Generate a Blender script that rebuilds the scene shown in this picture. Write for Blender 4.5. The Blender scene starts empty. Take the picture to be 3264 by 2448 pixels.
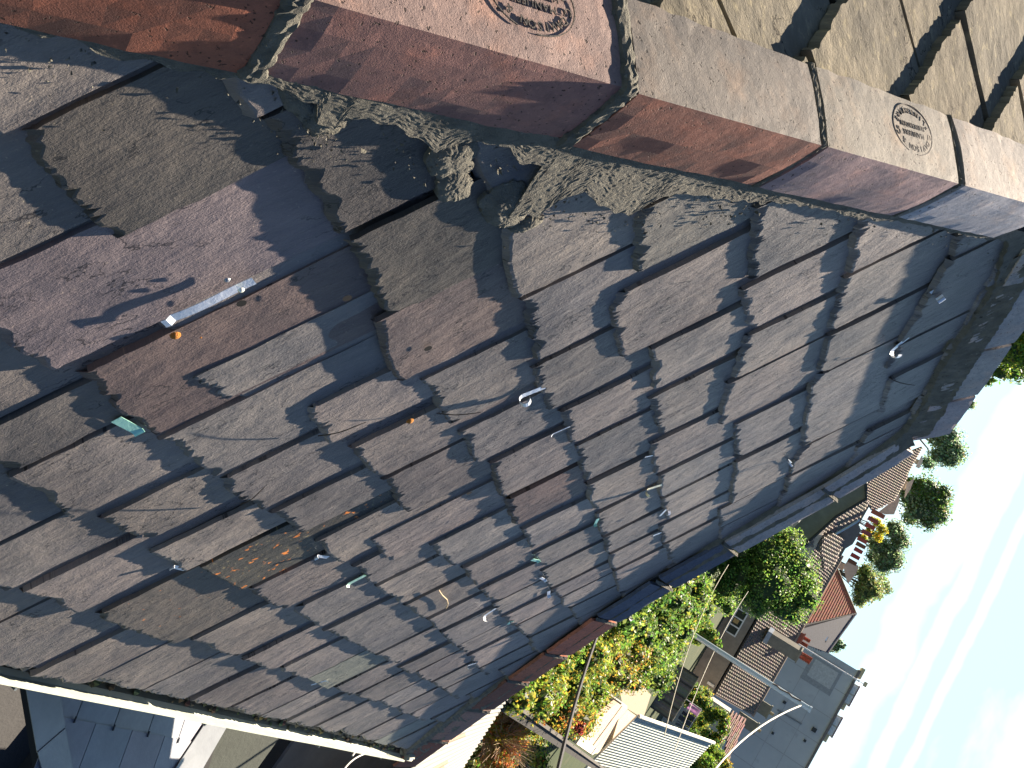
import bpy, math, random
from mathutils import Vector, Matrix, noise
R_ = math.radians
# ------------------------------------------------------------------ camera (measured from the photograph's vanishing points)
W0, H0_, F = 3264, 2448, 2715.67
AX = Vector((0.18729738, 0.42910325, 0.88362327))     # course direction (world X) in camera axes
AY = Vector((0.56705037, -0.78175735, 0.2594404))     # uphill, horizontal (world Y)
AZ = Vector((0.80210572, 0.45246642, -0.38974422))    # up (world Z)
CZ = 6.5
CAM = Vector((0, 0, CZ))
scene = bpy.context.scene
cd = bpy.data.cameras.new('camera'); cam = bpy.data.objects.new('camera', cd); scene.collection.objects.link(cam)
right = Vector((AX.x, AY.x, AZ.x)); down = Vector((AX.y, AY.y, AZ.y)); fwd = Vector((AX.z, AY.z, AZ.z))
M = Matrix((right, -down, -fwd)).transposed().to_4x4(); M.translation = CAM
cam.matrix_world = M
cd.sensor_width = 36; cd.lens = 36 * F / W0; cd.clip_start = .02; cd.clip_end = 3000
scene.camera = cam
def ray(px, py):
    c = Vector((px - W0 / 2, py - H0_ / 2, F)).normalized()
    return Vector((c.dot(AX), c.dot(AY), c.dot(AZ)))
def at(px, py, d):
    "point seen there at horizontal distance d"
    r = ray(px, py); return CAM + r * (d / math.hypot(r.x, r.y))
def hit(px, py, P, n):
    r = ray(px, py); return CAM + r * ((P - CAM).dot(n) / r.dot(n))
def polar(az, el, d):
    a = R_(az); return Vector((d * math.cos(a), d * math.sin(a), CZ + d * math.tan(R_(el))))
# ------------------------------------------------------------------ roof frame
D = .87; TH = 0.58143652
X = Vector((1, 0, 0)); S = Vector((0, math.cos(TH), math.sin(TH))); N = Vector((0, -math.sin(TH), math.cos(TH)))
ROOT0 = CAM - D * N
def RP(u, v, n=0.): return ROOT0 + X * u + S * v + N * n
def uv_at(px, py, n=0.):
    p = hit(px, py, ROOT0 + N * n, N) - ROOT0; return p.dot(X), p.dot(S)
# ------------------------------------------------------------------ light
AL = R_(6.6)
sun_dir = ((X * .50 + S * .866).normalized() * math.cos(AL) + N * math.sin(AL)).normalized()
EL = math.asin(sun_dir.z); AZM = math.atan2(sun_dir.x, sun_dir.y)
ld = bpy.data.lights.new('sun', 'SUN'); ld.energy = 5.0; ld.angle = R_(.55); ld.color = (1, .85, .68)
sun = bpy.data.objects.new('sun', ld); scene.collection.objects.link(sun)
sun.rotation_euler = (-sun_dir).to_track_quat('-Z', 'Y').to_euler()
wd = bpy.data.worlds.new('World'); scene.world = wd; wd.use_nodes = True
nt = wd.node_tree; nt.nodes.clear()
def nd(nt, t, **k):
    n = nt.nodes.new(t)
    for a, b in k.items(): setattr(n, a, b)
    return n
def mathn(nt, op, a, b=None, clamp=False):
    n = nd(nt, 'ShaderNodeMath', operation=op, use_clamp=clamp)
    for i, v in enumerate((a, b)):
        if v is None: continue
        if isinstance(v, (int, float)): n.inputs[i].default_value = v
        else: nt.links.new(v, n.inputs[i])
    return n.outputs[0]
sky = nd(nt, 'ShaderNodeTexSky', sky_type='NISHITA', sun_disc=False)
sky.sun_elevation = EL; sky.sun_rotation = AZM; sky.altitude = 60; sky.air_density = 1.0; sky.dust_density = .5; sky.ozone_density = 1.5
tc = nd(nt, 'ShaderNodeTexCoord')
def contrail(p, q, width, seed):
    "mask of a long streak of vapour along the great circle through two directions"
    n = ray(*p).cross(ray(*q)).normalized()
    dp = nd(nt, 'ShaderNodeVectorMath', operation='DOT_PRODUCT'); nt.links.new(tc.outputs['Generated'], dp.inputs[0]); dp.inputs[1].default_value = n
    ns = nd(nt, 'ShaderNodeTexNoise', noise_dimensions='4D'); ns.inputs['W'].default_value = seed; ns.inputs['Scale'].default_value = 14; ns.inputs['Detail'].default_value = 4
    nt.links.new(tc.outputs['Generated'], ns.inputs['Vector'])
    off = mathn(nt, 'MULTIPLY', mathn(nt, 'SUBTRACT', ns.outputs['Fac'], .5), width * 2.2)
    d = mathn(nt, 'ABSOLUTE', mathn(nt, 'ADD', dp.outputs['Value'], off))
    return mathn(nt, 'SUBTRACT', 1.0, mathn(nt, 'DIVIDE', d, width), clamp=True)
m1 = contrail((3010, 1770), (2650, 2440), .020, 3)
m2 = contrail((3140, 1700), (2790, 2440), .009, 8)
m3 = contrail((3220, 1760), (2960, 2300), .006, 12)
ns = nd(nt, 'ShaderNodeTexNoise'); ns.inputs['Scale'].default_value = 5; ns.inputs['Detail'].default_value = 6
mp = nd(nt, 'ShaderNodeMapping'); mp.inputs['Scale'].default_value = (3, .8, 2.2); mp.inputs['Rotation'].default_value = (.3, .2, .9)
nt.links.new(tc.outputs['Generated'], mp.inputs[0]); nt.links.new(mp.outputs[0], ns.inputs['Vector'])
cl = mathn(nt, 'MULTIPLY', mathn(nt, 'SUBTRACT', ns.outputs['Fac'], .58, clamp=True), 5, clamp=True)
# hazy bright sky towards the sun side of the horizon, with thin vapour streaks in it
dv_ = nd(nt, 'ShaderNodeVectorMath', operation='DOT_PRODUCT'); nt.links.new(tc.outputs['Generated'], dv_.inputs[0]); dv_.inputs[1].default_value = Vector((math.cos(R_(24)) * math.cos(R_(9)), math.sin(R_(24)) * math.cos(R_(9)), math.sin(R_(9))))
glow = mathn(nt, 'MULTIPLY', mathn(nt, 'SUBTRACT', dv_.outputs['Value'], .80, clamp=True), 6, clamp=True)
mm = mathn(nt, 'MAXIMUM', mathn(nt, 'MAXIMUM', m1, m2), mathn(nt, 'MAXIMUM', mathn(nt, 'MULTIPLY', m3, .8), cl))
mm = mathn(nt, 'MULTIPLY', mm, mathn(nt, 'ADD', mathn(nt, 'MULTIPLY', glow, .7), .3))
tn = nd(nt, 'ShaderNodeMix', data_type='RGBA', blend_type='MULTIPLY'); tn.inputs[0].default_value = 1; nt.links.new(sky.outputs[0], tn.inputs[6]); tn.inputs[7].default_value = (.66, .80, 1.0, 1)
mg = nd(nt, 'ShaderNodeMix', data_type='RGBA'); nt.links.new(mathn(nt, 'MULTIPLY', glow, .80), mg.inputs[0]); nt.links.new(tn.outputs[2], mg.inputs[6]); mg.inputs[7].default_value = (8.8, 13.0, 14.8, 1)
mix = nd(nt, 'ShaderNodeMix', data_type='RGBA'); nt.links.new(mathn(nt, 'MULTIPLY', mm, .85), mix.inputs[0])
nt.links.new(mg.outputs[2], mix.inputs[6]); mix.inputs[7].default_value = (14.5, 15.0, 15.0, 1)
bg = nd(nt, 'ShaderNodeBackground'); bg.inputs[1].default_value = .029
nt.links.new(mix.outputs[2], bg.inputs[0])
nt.links.new(bg.outputs[0], nd(nt, 'ShaderNodeOutputWorld').inputs[0])
vs = scene.view_settings; vs.view_transform = 'Standard'; vs.look = 'None'; vs.exposure = 1.90; vs.gamma = 1
scene.cycles.max_bounces = 6; scene.cycles.transparent_max_bounces = 8
# ------------------------------------------------------------------ materials
MATS = {}
def mat(name, base, rough=.8, c2=None, scale=8, detail=5, bump=0., bscale=60, bdetail=4, tint=True, spots=None, metal=0, spec=.5, coord='Object', stretch=(1, 1, 1), trans=0, sharp=None, bdist=.01, emis=None):
    "procedural material: per-face tint attribute x two-tone noise, optional spots, bump"
    if name in MATS: return MATS[name]
    m = bpy.data.materials.new(name); m.use_nodes = True; t = m.node_tree; L = t.links
    b = t.nodes['Principled BSDF']; b.inputs['Roughness'].default_value = rough; b.inputs['Metallic'].default_value = metal
    b.inputs['Specular IOR Level'].default_value = spec
    co = nd(t, 'ShaderNodeTexCoord'); mpn = nd(t, 'ShaderNodeMapping'); mpn.inputs['Scale'].default_value = stretch
    L.new(co.outputs[coord], mpn.inputs[0])
    n1 = nd(t, 'ShaderNodeTexNoise'); n1.inputs['Scale'].default_value = scale; n1.inputs['Detail'].default_value = detail; n1.inputs['Roughness'].default_value = .65
    L.new(mpn.outputs[0], n1.inputs['Vector'])
    rp = nd(t, 'ShaderNodeValToRGB'); rp.color_ramp.elements[0].position = .32; rp.color_ramp.elements[1].position = .68
    rp.color_ramp.elements[0].color = (*base, 1); rp.color_ramp.elements[1].color = (*(c2 or base), 1)
    L.new(n1.outputs['Fac'], rp.inputs[0]); col = rp.outputs[0]
    if spots:
        for (sc, thr, sharpness, colr) in spots:
            n2 = nd(t, 'ShaderNodeTexNoise'); n2.inputs['Scale'].default_value = sc; n2.inputs['Detail'].default_value = 3
            L.new(mpn.outputs[0], n2.inputs['Vector'])
            f = mathn(t, 'MULTIPLY', mathn(t, 'SUBTRACT', n2.outputs['Fac'], thr, clamp=True), sharpness, clamp=True)
            mx = nd(t, 'ShaderNodeMix', data_type='RGBA'); L.new(f, mx.inputs[0]); L.new(col, mx.inputs[6]); mx.inputs[7].default_value = (*colr, 1); col = mx.outputs[2]
    if tint:
        at_ = nd(t, 'ShaderNodeAttribute', attribute_name='tint'); mx = nd(t, 'ShaderNodeMix', data_type='RGBA', blend_type='MULTIPLY'); mx.inputs[0].default_value = 1
        L.new(col, mx.inputs[6]); L.new(at_.outputs['Color'], mx.inputs[7]); col = mx.outputs[2]
    L.new(col, b.inputs['Base Color'])
    if bump:
        n3 = nd(t, 'ShaderNodeTexNoise'); n3.inputs['Scale'].default_value = bscale; n3.inputs['Detail'].default_value = bdetail; n3.inputs['Roughness'].default_value = .7
        L.new(mpn.outputs[0], n3.inputs['Vector']); h = n3.outputs['Fac']
        if sharp:
            n4 = nd(t, 'ShaderNodeTexNoise'); n4.inputs['Scale'].default_value = sharp[0]; n4.inputs['Detail'].default_value = 6; n4.inputs['Roughness'].default_value = .6
            L.new(mpn.outputs[0], n4.inputs['Vector'])
            q = mathn(t, 'SNAP', n4.outputs['Fac'], sharp[1]); h = mathn(t, 'ADD', mathn(t, 'MULTIPLY', q, sharp[2]), h)
        bp = nd(t, 'ShaderNodeBump'); bp.inputs['Strength'].default_value = bump; bp.inputs['Distance'].default_value = bdist
        L.new(h, bp.inputs['Height']); L.new(bp.outputs[0], b.inputs['Normal'])
    if trans:
        tr = nd(t, 'ShaderNodeBsdfTranslucent'); L.new(col, tr.inputs[0]); ms = nd(t, 'ShaderNodeMixShader'); ms.inputs[0].default_value = trans
        L.new(b.outputs[0], ms.inputs[1]); L.new(tr.outputs[0], ms.inputs[2]); L.new(ms.outputs[0], t.nodes['Material Output'].inputs[0])
    MATS[name] = m; return m
def slate_mat(name, spots=None, base=None, grain_h=.0032, blotch=0, rough=.50, spec=.55):
    m = bpy.data.materials.new(name); m.use_nodes = True; t = m.node_tree; L = t.links; b = t.nodes['Principled BSDF']
    b.inputs['Roughness'].default_value = rough; b.inputs['Specular IOR Level'].default_value = spec
    uv = nd(t, 'ShaderNodeTexCoord').outputs['UV']
    def nz(scale, sx=1, sy=1, det=5, ro=.6, off=0):
        mp_ = nd(t, 'ShaderNodeMapping'); mp_.inputs['Scale'].default_value = (sx, sy, 1); mp_.inputs['Location'].default_value = (off, off, off); mp_.inputs['Rotation'].default_value = (0, 0, off * .02)
        n = nd(t, 'ShaderNodeTexNoise'); n.inputs['Scale'].default_value = scale; n.inputs['Detail'].default_value = det; n.inputs['Roughness'].default_value = ro
        L.new(uv, mp_.inputs[0]); L.new(mp_.outputs[0], n.inputs['Vector']); return n.outputs['Fac']
    macro = nz(6, 1, .45, 6, .6); grain = nz(75, 1, .13, 6, .7, 3); fine = nz(420, 1, .5, 4, .7, 7); speck = nz(150, 1, .8, 3, .6, 11); stain = nz(5, 1, .7, 5, .6, 5)
    rp = nd(t, 'ShaderNodeValToRGB'); rp.color_ramp.elements[0].position = .30; rp.color_ramp.elements[1].position = .70
    rp.color_ramp.elements[0].color = (.52, .54, .58, 1); rp.color_ramp.elements[1].color = (1.36, 1.26, 1.14, 1)
    v = mathn(t, 'ADD', mathn(t, 'MULTIPLY', stain, .55), mathn(t, 'ADD', mathn(t, 'MULTIPLY', grain, .30), mathn(t, 'MULTIPLY', fine, .15)))
    L.new(v, rp.inputs[0]); col = rp.outputs[0]
    def over(col, f, c):
        mx = nd(t, 'ShaderNodeMix', data_type='RGBA'); L.new(f, mx.inputs[0]); L.new(col, mx.inputs[6]); mx.inputs[7].default_value = (*c, 1); return mx.outputs[2]
    gp = nd(t, 'ShaderNodeNewGeometry'); wn_ = nd(t, 'ShaderNodeTexNoise'); wn_.inputs['Scale'].default_value = 2.6; wn_.inputs['Detail'].default_value = 7; wn_.inputs['Roughness'].default_value = .62; L.new(gp.outputs['Position'], wn_.inputs['Vector'])
    wm = nd(t, 'ShaderNodeMix', data_type='RGBA', blend_type='MULTIPLY'); L.new(mathn(t, 'MULTIPLY', mathn(t, 'SUBTRACT', wn_.outputs['Fac'], .47, clamp=True), 5, clamp=True), wm.inputs[0]); L.new(col, wm.inputs[6]); wm.inputs[7].default_value = (.62, .62, .64, 1); col = wm.outputs[2]
    col = over(col, mathn(t, 'MULTIPLY', mathn(t, 'SUBTRACT', speck, .64, clamp=True), 8, clamp=True), (1.9, 1.75, 1.35))
    if blotch:
        for sc_, th2, k2, c2_, of in ((16, .50, 5, (.55, .54, .52), 41), (50, .56, 7, (1.5, 1.4, 1.15), 43), (38, .60, 9, (.42, .40, .38), 47)): col = over(col, mathn(t, 'MULTIPLY', mathn(t, 'MULTIPLY', mathn(t, 'SUBTRACT', nz(sc_, 1, .55, 4, .6, of), th2, clamp=True), k2, clamp=True), .75), c2_)
    if base is None:
        at_ = nd(t, 'ShaderNodeAttribute', attribute_name='tint'); mx = nd(t, 'ShaderNodeMix', data_type='RGBA', blend_type='MULTIPLY'); mx.inputs[0].default_value = 1
        L.new(col, mx.inputs[6]); L.new(at_.outputs['Color'], mx.inputs[7]); col = mx.outputs[2]
    else:
        mx = nd(t, 'ShaderNodeMix', data_type='RGBA', blend_type='MULTIPLY'); mx.inputs[0].default_value = 1; L.new(col, mx.inputs[6]); mx.inputs[7].default_value = (*base, 1); col = mx.outputs[2]
    fr = mathn(t, 'FRACT', mathn(t, 'DIVIDE', mathn(t, 'ADD', macro, mathn(t, 'MULTIPLY', grain, .05)), .085))
    crack = mathn(t, 'MULTIPLY', mathn(t, 'LESS_THAN', fr, .085), mathn(t, 'MULTIPLY', mathn(t, 'SUBTRACT', nz(9, 1, .6, 2, .5, 23), .47, clamp=True), 9, clamp=True))
    dk_ = nd(t, 'ShaderNodeMix', data_type='RGBA', blend_type='MULTIPLY'); L.new(crack, dk_.inputs[0]); L.new(col, dk_.inputs[6]); dk_.inputs[7].default_value = (.28, .28, .3, 1); col = dk_.outputs[2]
    lv = mathn(t, 'SNAP', macro, .085); lm = nd(t, 'ShaderNodeMix', data_type='RGBA', blend_type='MULTIPLY'); L.new(mathn(t, 'MULTIPLY', mathn(t, 'SUBTRACT', lv, .38, clamp=True), 3.2, clamp=True), lm.inputs[0]); L.new(col, lm.inputs[6]); lm.inputs[7].default_value = (.78, .80, .86, 1); col = lm.outputs[2]
    for sc, th_, k, c, sy in (spots or []): col = over(col, mathn(t, 'MULTIPLY', mathn(t, 'SUBTRACT', nz(sc, 1, sy, 3, .55, 17), th_, clamp=True), k, clamp=True), c)
    L.new(col, b.inputs['Base Color'])
    steps = mathn(t, 'SNAP', mathn(t, 'ADD', macro, mathn(t, 'MULTIPLY', grain, .06)), .085)
    h = mathn(t, 'ADD', mathn(t, 'MULTIPLY', steps, .020), mathn(t, 'ADD', mathn(t, 'ADD', mathn(t, 'MULTIPLY', grain, grain_h), mathn(t, 'MULTIPLY', nz(24, 1, .5, 4, .55, 31), .0075)), mathn(t, 'MULTIPLY', fine, .0016)))
    bp = nd(t, 'ShaderNodeBump'); bp.inputs['Strength'].default_value = 1; bp.inputs['Distance'].default_value = 1.0
    L.new(h, bp.inputs['Height']); L.new(bp.outputs[0], b.inputs['Normal']); return m
SLATE = slate_mat('slate')
BLOTCHY = slate_mat('blotchy_slate', blotch=1, grain_h=.0012, rough=.9, spec=.12)
LICHEN = slate_mat('lichened_slate', [(75, .60, 8, (.24, .20, .10), 1), (42, .625, 22, (.80, .26, .04), .8)], (.085, .083, .07))
LICHEN2 = slate_mat('spotted_slate', [(45, .685, 25, (.78, .26, .05), .8)], (.15, .138, .122))
def clay_mat():
    m = bpy.data.materials.new('fired_clay'); m.use_nodes = True; t = m.node_tree; L = t.links; b = t.nodes['Principled BSDF']
    b.inputs['Roughness'].default_value = .78; b.inputs['Specular IOR Level'].default_value = .4
    co = nd(t, 'ShaderNodeTexCoord').outputs['Object']
    def nz(s, det=5, ro=.6, off=0):
        mp_ = nd(t, 'ShaderNodeMapping'); mp_.inputs['Location'].default_value = (off, off * .7, off * .3); n = nd(t, 'ShaderNodeTexNoise'); n.inputs['Scale'].default_value = s; n.inputs['Detail'].default_value = det; n.inputs['Roughness'].default_value = ro
        L.new(co, mp_.inputs[0]); L.new(mp_.outputs[0], n.inputs['Vector']); return n.outputs['Fac']
    def thr(n, a, k, g=1.): return mathn(t, 'MULTIPLY', mathn(t, 'MULTIPLY', mathn(t, 'SUBTRACT', n, a, clamp=True), k, clamp=True), g)
    col = nd(t, 'ShaderNodeAttribute', attribute_name='tint').outputs['Color']
    def mul(col, f, c):
        mx = nd(t, 'ShaderNodeMix', data_type='RGBA', blend_type='MULTIPLY'); L.new(f, mx.inputs[0]); L.new(col, mx.inputs[6]); mx.inputs[7].default_value = (*c, 1); return mx.outputs[2]
    col = mul(col, thr(nz(9, 7, .65, 1), .42, 4, .8), (.62, .66, .72)); col = mul(col, thr(nz(14, 7, .6, 5), .50, 5, .8), (1.35, 1.12, .95)); col = mul(col, thr(nz(60, 6, .6, 9), .48, 5, .7), (.66, .68, .72))
    col = mul(col, thr(nz(110, 3, .6, 12), .60, 10, .8), (1.5, 1.45, 1.35)); pits = thr(nz(140, 2, .5, 15), .66, 22); col = mul(col, pits, (.22, .2, .2)); spk = thr(nz(330, 3, .7, 18), .60, 9, .7); col = mul(col, spk, (.45, .45, .47))
    L.new(col, b.inputs['Base Color'])
    h = mathn(t, 'ADD', mathn(t, 'MULTIPLY', nz(420, 4, .7, 20), .0011), mathn(t, 'ADD', mathn(t, 'MULTIPLY', nz(50, 4, .5, 22), .0016), mathn(t, 'MULTIPLY', pits, -.0012)))
    bp = nd(t, 'ShaderNodeBump'); bp.inputs['Strength'].default_value = .9; bp.inputs['Distance'].default_value = 1; L.new(h, bp.inputs['Height']); L.new(bp.outputs[0], b.inputs['Normal']); return m
CLAY = clay_mat()
MORTAR = mat('sandy_mortar', (.15, .145, .12), .95, (.27, .26, .21), scale=22, detail=8, bump=1, bscale=300, bdetail=7, bdist=.010, spots=[(120, .66, 9, (.42, .40, .33)), (60, .64, 8, (.06, .06, .055))], tint=False)
DARK = mat('dark_timber', (.012, .012, .012), .9, tint=False)
METAL = mat('galvanised_metal', (.62, .66, .70), .38, (.8, .82, .84), scale=40, metal=.6, bump=.2, bscale=90)
PAINT = mat('painted_gutter', (.36, .41, .34), .5, (.46, .48, .41), scale=9, spots=[(20, .66, 6, (.25, .25, .2))])
PLAIN = mat('weathered_surface', (.8, .8, .8), .8, (1.1, 1.1, 1.1), scale=3, bump=.3, bscale=30)
RENDER = mat('rough_render', (.8, .8, .8), .9, (1.1, 1.1, 1.1), scale=1.6, detail=8, bump=.6, bscale=25)
FOL = mat('foliage', (1.4, 1.45, 1.4), .42, (2.0, 2.0, 1.9), scale=3, trans=.6, spec=.5)
BARK = mat('bark', (.09, .07, .05), .9, (.14, .11, .08), scale=20, tint=False)
GLASS = mat('window_glass', (.03, .04, .045), .08, tint=False)
# ------------------------------------------------------------------ mesh builder
COL = scene.collection
class MB:
    def __init__(s): s.v = []; s.f = []; s.c = []; s.uv = []
    def add(s, verts, faces, col=(1, 1, 1), uvs=None):
        o = len(s.v); s.v += [Vector(q) for q in verts]; s.uv += (uvs or [(0, 0)] * len(verts))
        for k, f in enumerate(faces):
            s.f.append([i + o for i in f]); s.c.append(col[k] if isinstance(col, list) else col)
        return s
    def box(s, P, A, B, C_, col=(1, 1, 1)):
        "box from corner P with edge vectors A, B, C_"
        v = [P, P + A, P + A + B, P + B]; v += [q + C_ for q in v]
        fs = [(0, 3, 2, 1), (4, 5, 6, 7), (0, 1, 5, 4), (1, 2, 6, 5), (2, 3, 7, 6), (3, 0, 4, 7)]
        if A.cross(B).dot(C_) < 0: fs = [f[::-1] for f in fs]
        return s.add(v, fs, col)
    def tube(s, pts, r, n=8, col=(1, 1, 1), cap=True):
        pts = [Vector(p) for p in pts]; rr = r if isinstance(r, list) else [r] * len(pts); V = []; Fc = []
        up = Vector((0, 0, 1))
        for i, p in enumerate(pts):
            d = (pts[min(i + 1, len(pts) - 1)] - pts[max(i - 1, 0)]).normalized()
            a = d.cross(up if abs(d.z) < .95 else Vector((1, 0, 0))).normalized(); b = a.cross(d)
            V += [p + (a * math.cos(6.28318 * k / n) + b * math.sin(6.28318 * k / n)) * rr[i] for k in range(n)]
        for i in range(len(pts) - 1):
            for k in range(n):
                Fc.append((i * n + k, i * n + (k + 1) % n, (i + 1) * n + (k + 1) % n, (i + 1) * n + k))
        if cap: Fc += [tuple(range(n))[::-1], tuple((len(pts) - 1) * n + k for k in range(n))]
        return s.add(V, Fc, col)
    def prism(s, poly, ext, col=(1, 1, 1)):
        "polygon (list of points) extruded by vector ext"
        n = len(poly); v = list(poly) + [p + ext for p in poly]
        nn = Vector((0, 0, 0))
        for i in range(1, n - 1): nn += (poly[i] - poly[0]).cross(poly[i + 1] - poly[0])
        fs = [tuple(range(n))[::-1], tuple(range(n, 2 * n))] + [(i, (i + 1) % n, n + (i + 1) % n, n + i) for i in range(n)]
        if nn.dot(ext) < 0: fs = [f[::-1] for f in fs]
        return s.add(v, fs, col)
    def join(s, o):
        s.add(o.v, o.f, list(o.c), list(o.uv)); return s
    def build(s, name, m, parent=None, smooth=False, origin=None):
        c = origin
        if c is None:
            lo = Vector([min(v[i] for v in s.v) for i in range(3)]); hi = Vector([max(v[i] for v in s.v) for i in range(3)]); c = (lo + hi) / 2
            if parent is None: c.z = lo.z
        me = bpy.data.meshes.new(name); me.from_pydata([v - c for v in s.v], [], s.f); me.update()
        ca = me.color_attributes.new('tint', 'FLOAT_COLOR', 'CORNER'); buf = []
        for p, q in zip(me.polygons, s.c): buf += (list(q[:3]) + [1]) * p.loop_total
        ca.data.foreach_set('color', buf)
        ul = me.uv_layers.new(name='UVMap'); vi = [0] * len(me.loops); me.loops.foreach_get('vertex_index', vi); ub = []
        for i in vi: ub += s.uv[i]
        ul.data.foreach_set('uv', ub)
        if smooth: me.polygons.foreach_set('use_smooth', [True] * len(me.polygons))
        me.materials.append(m); o = bpy.data.objects.new(name, me); COL.objects.link(o)
        if parent is not None:
            o.parent = parent; o.location = c - wloc(parent)
        else: o.location = c
        return o
def wloc(o):
    l = o.location.copy()
    while o.parent is not None: o = o.parent; l += o.location
    return l
def tag(o, label, cat, group=None, kind=None):
    if label: o['label'] = label
    if cat: o['category'] = cat
    if group: o['group'] = group
    if kind: o['kind'] = kind
    return o
def thing(name, loc, label, cat, group=None):
    o = bpy.data.objects.new(name, None); COL.objects.link(o); o.location = Vector(loc); o.empty_display_size = .2
    return tag(o, label, cat, group)
def lerp(a, b, t): return a + (b - a) * t
def jit(c, r, k=.12): return tuple(max(0, x * (1 + r.uniform(-k, k))) for x in c)
# ------------------------------------------------------------------ the slate roof
REG = dict(L=(0,0),M=(800,0),N=(1600,0),O=(2264,0),H=(0,600),I=(800,600),J=(1600,600),K=(2264,600),D=(0,1200),E=(800,1200),F=(1600,1200),G=(2264,1200),A=(0,1698),B=(800,1698),C=(1600,1698),Q=(2264,1698))
def px(s):
    a, b = REG[s[0]]; x, y = map(float, s[1:].split(',')); return a + x / 2.212, b + y / 2.212
def uvs(s, n=0.): return uv_at(*px(s), n)
ROWS = [l for l in """A-450,860 A150,985; A200,1020 A570,1085; A620,1045 A975,1125; A990,1120 A1270,1190; A1330,1190 A1570,1250; A1620,1240 A1800,1310; B40,1310 B225,1328; B240,1335 B412,1375; B440,1375 B572,1415; B600,1400 B722,1445; B750,1440 B852,1480; B860,1480 B948,1500; B970,1500 B1080,1530
A-400,270 A0,430; A130,430 A545,575; A620,615 A1210,800; A1330,765 A1640,885; A1700,900 A1900,975; A1930,985 B385,1035; B388,1035 B532,1108; B580,1100 B692,1155; B710,1155 B862,1200; B880,1200 B988,1245; B1000,1250 B1090,1290; B1100,1290 B1210,1340
D-400,520 D0,710; D30,720 D510,1018; D680,1010 D990,1185; D1040,1250 D1290,1380; D1400,1350 D1700,1505; B-50,420 B215,555; B275,560 B480,672; B500,700 B862,862; B870,870 B1020,930; B1030,960 B1110,1000; B1130,1000 B1250,1055; B1260,1060 B1338,1110; B1345,1115 B1440,1180
H-500,800 H365,1310; H480,1360 D1070,430; D1100,460 D1490,725; D1490,770 D1825,950; E120,970 E345,1110; E440,1170 E620,1320; E700,1350 E852,1480; B870,390 B1055,510; B1070,520 B1210,610; B1230,620 B1310,690; B1330,710 B1420,810; B1440,800 B1510,860; B1520,880 B1590,960; B1600,965 B1650,1010
L0,1000 H800,390; D1330,20 D1570,190; E350,260 E550,495; E690,520 E875,735; E905,740 E1085,970; E830,1160 E965,1320; E1250,1200 E1405,1352; E1480,1360 E1575,1485; E1600,1510 E1690,1605; B1690,510 B1740,590; B1760,600 B1840,660; B1850,665 B1935,745; B1945,750 B1980,840
M50,850 I610,350; I660,370 I960,920; I850,940 I1020,1390; I1180,1370 E1390,350; E1450,400 E1580,625; E1670,620 E1755,865; E1780,890 E1850,1060; E1905,1090 E1965,1220; E1980,1260 E2025,1365; E2035,1380 E2095,1500; E2110,1510 E2160,1570; F400,1570 F440,1650
I1740,270 I1850,790; I1880,800 J225,1230; J200,1280 J310,1585; F400,255 F480,490; F510,500 F580,745; F590,770 F630,965; F660,980 F695,1130; F705,1140 F735,1250; F750,1260 F770,1370; F780,1380 F820,1540
J905,180 J945,610; J750,780 J820,1220; J1045,1140 J1060,1430; F1030,170 F1105,420; F1040,480 F1070,690; F1090,710 F1110,860; F1120,870 F1150,1020; F1100,1060 F1125,1180; F1130,1190 F1190,1340
J1770,150 J1745,660; J1680,730 J1720,1020; J1720,1050 J1620,1360; J1580,1380 F1520,350; F1635,350 F1630,590; F1640,620 F1600,900; F1520,950 F1530,1070
K1035,190 K960,610; K940,640 K810,1035; K815,1050 K740,1330; K715,1350 G635,500; G620,515 G545,700; G540,715 G530,820
K1720,350 K1700,500; K1680,510 K1330,1100; K1320,1110 K1230,1290; K1270,1350 G1180,290; G1110,400 G1060,490""".split('\n') if l]
NEAR_A, NEAR_B = .627, .926                      # near hip axis: u = A + B v (slate plane)
def hip_u(v): return NEAR_A + NEAR_B * v
FAR = [(6.0, -1.75), (5.80, -1.55), (4.84, -.66), (4.58, -.38), (4.24, -.02), (4.02, .29), (3.86, .69), (3.70, 1.09), (3.45, 1.47), (3.30, 1.60)]
def far_u(v, off=0.):
    for (a, b), (c, d) in zip(FAR, FAR[1:]):
        if v <= d: return a + (c - a) * max(-2, (v - b) / (d - b)) - off
    return FAR[-1][0] - off
VR = 1.50                                         # ridge axis
EAVE = RP(0, -1.44)
house = thing('slate_roofed_house', (2.5, EAVE.y + 1.2, 0), 'old hipped slate roof with clay hip tiles and white gutter filling the foreground', 'house')
rng = random.Random(5)
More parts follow.
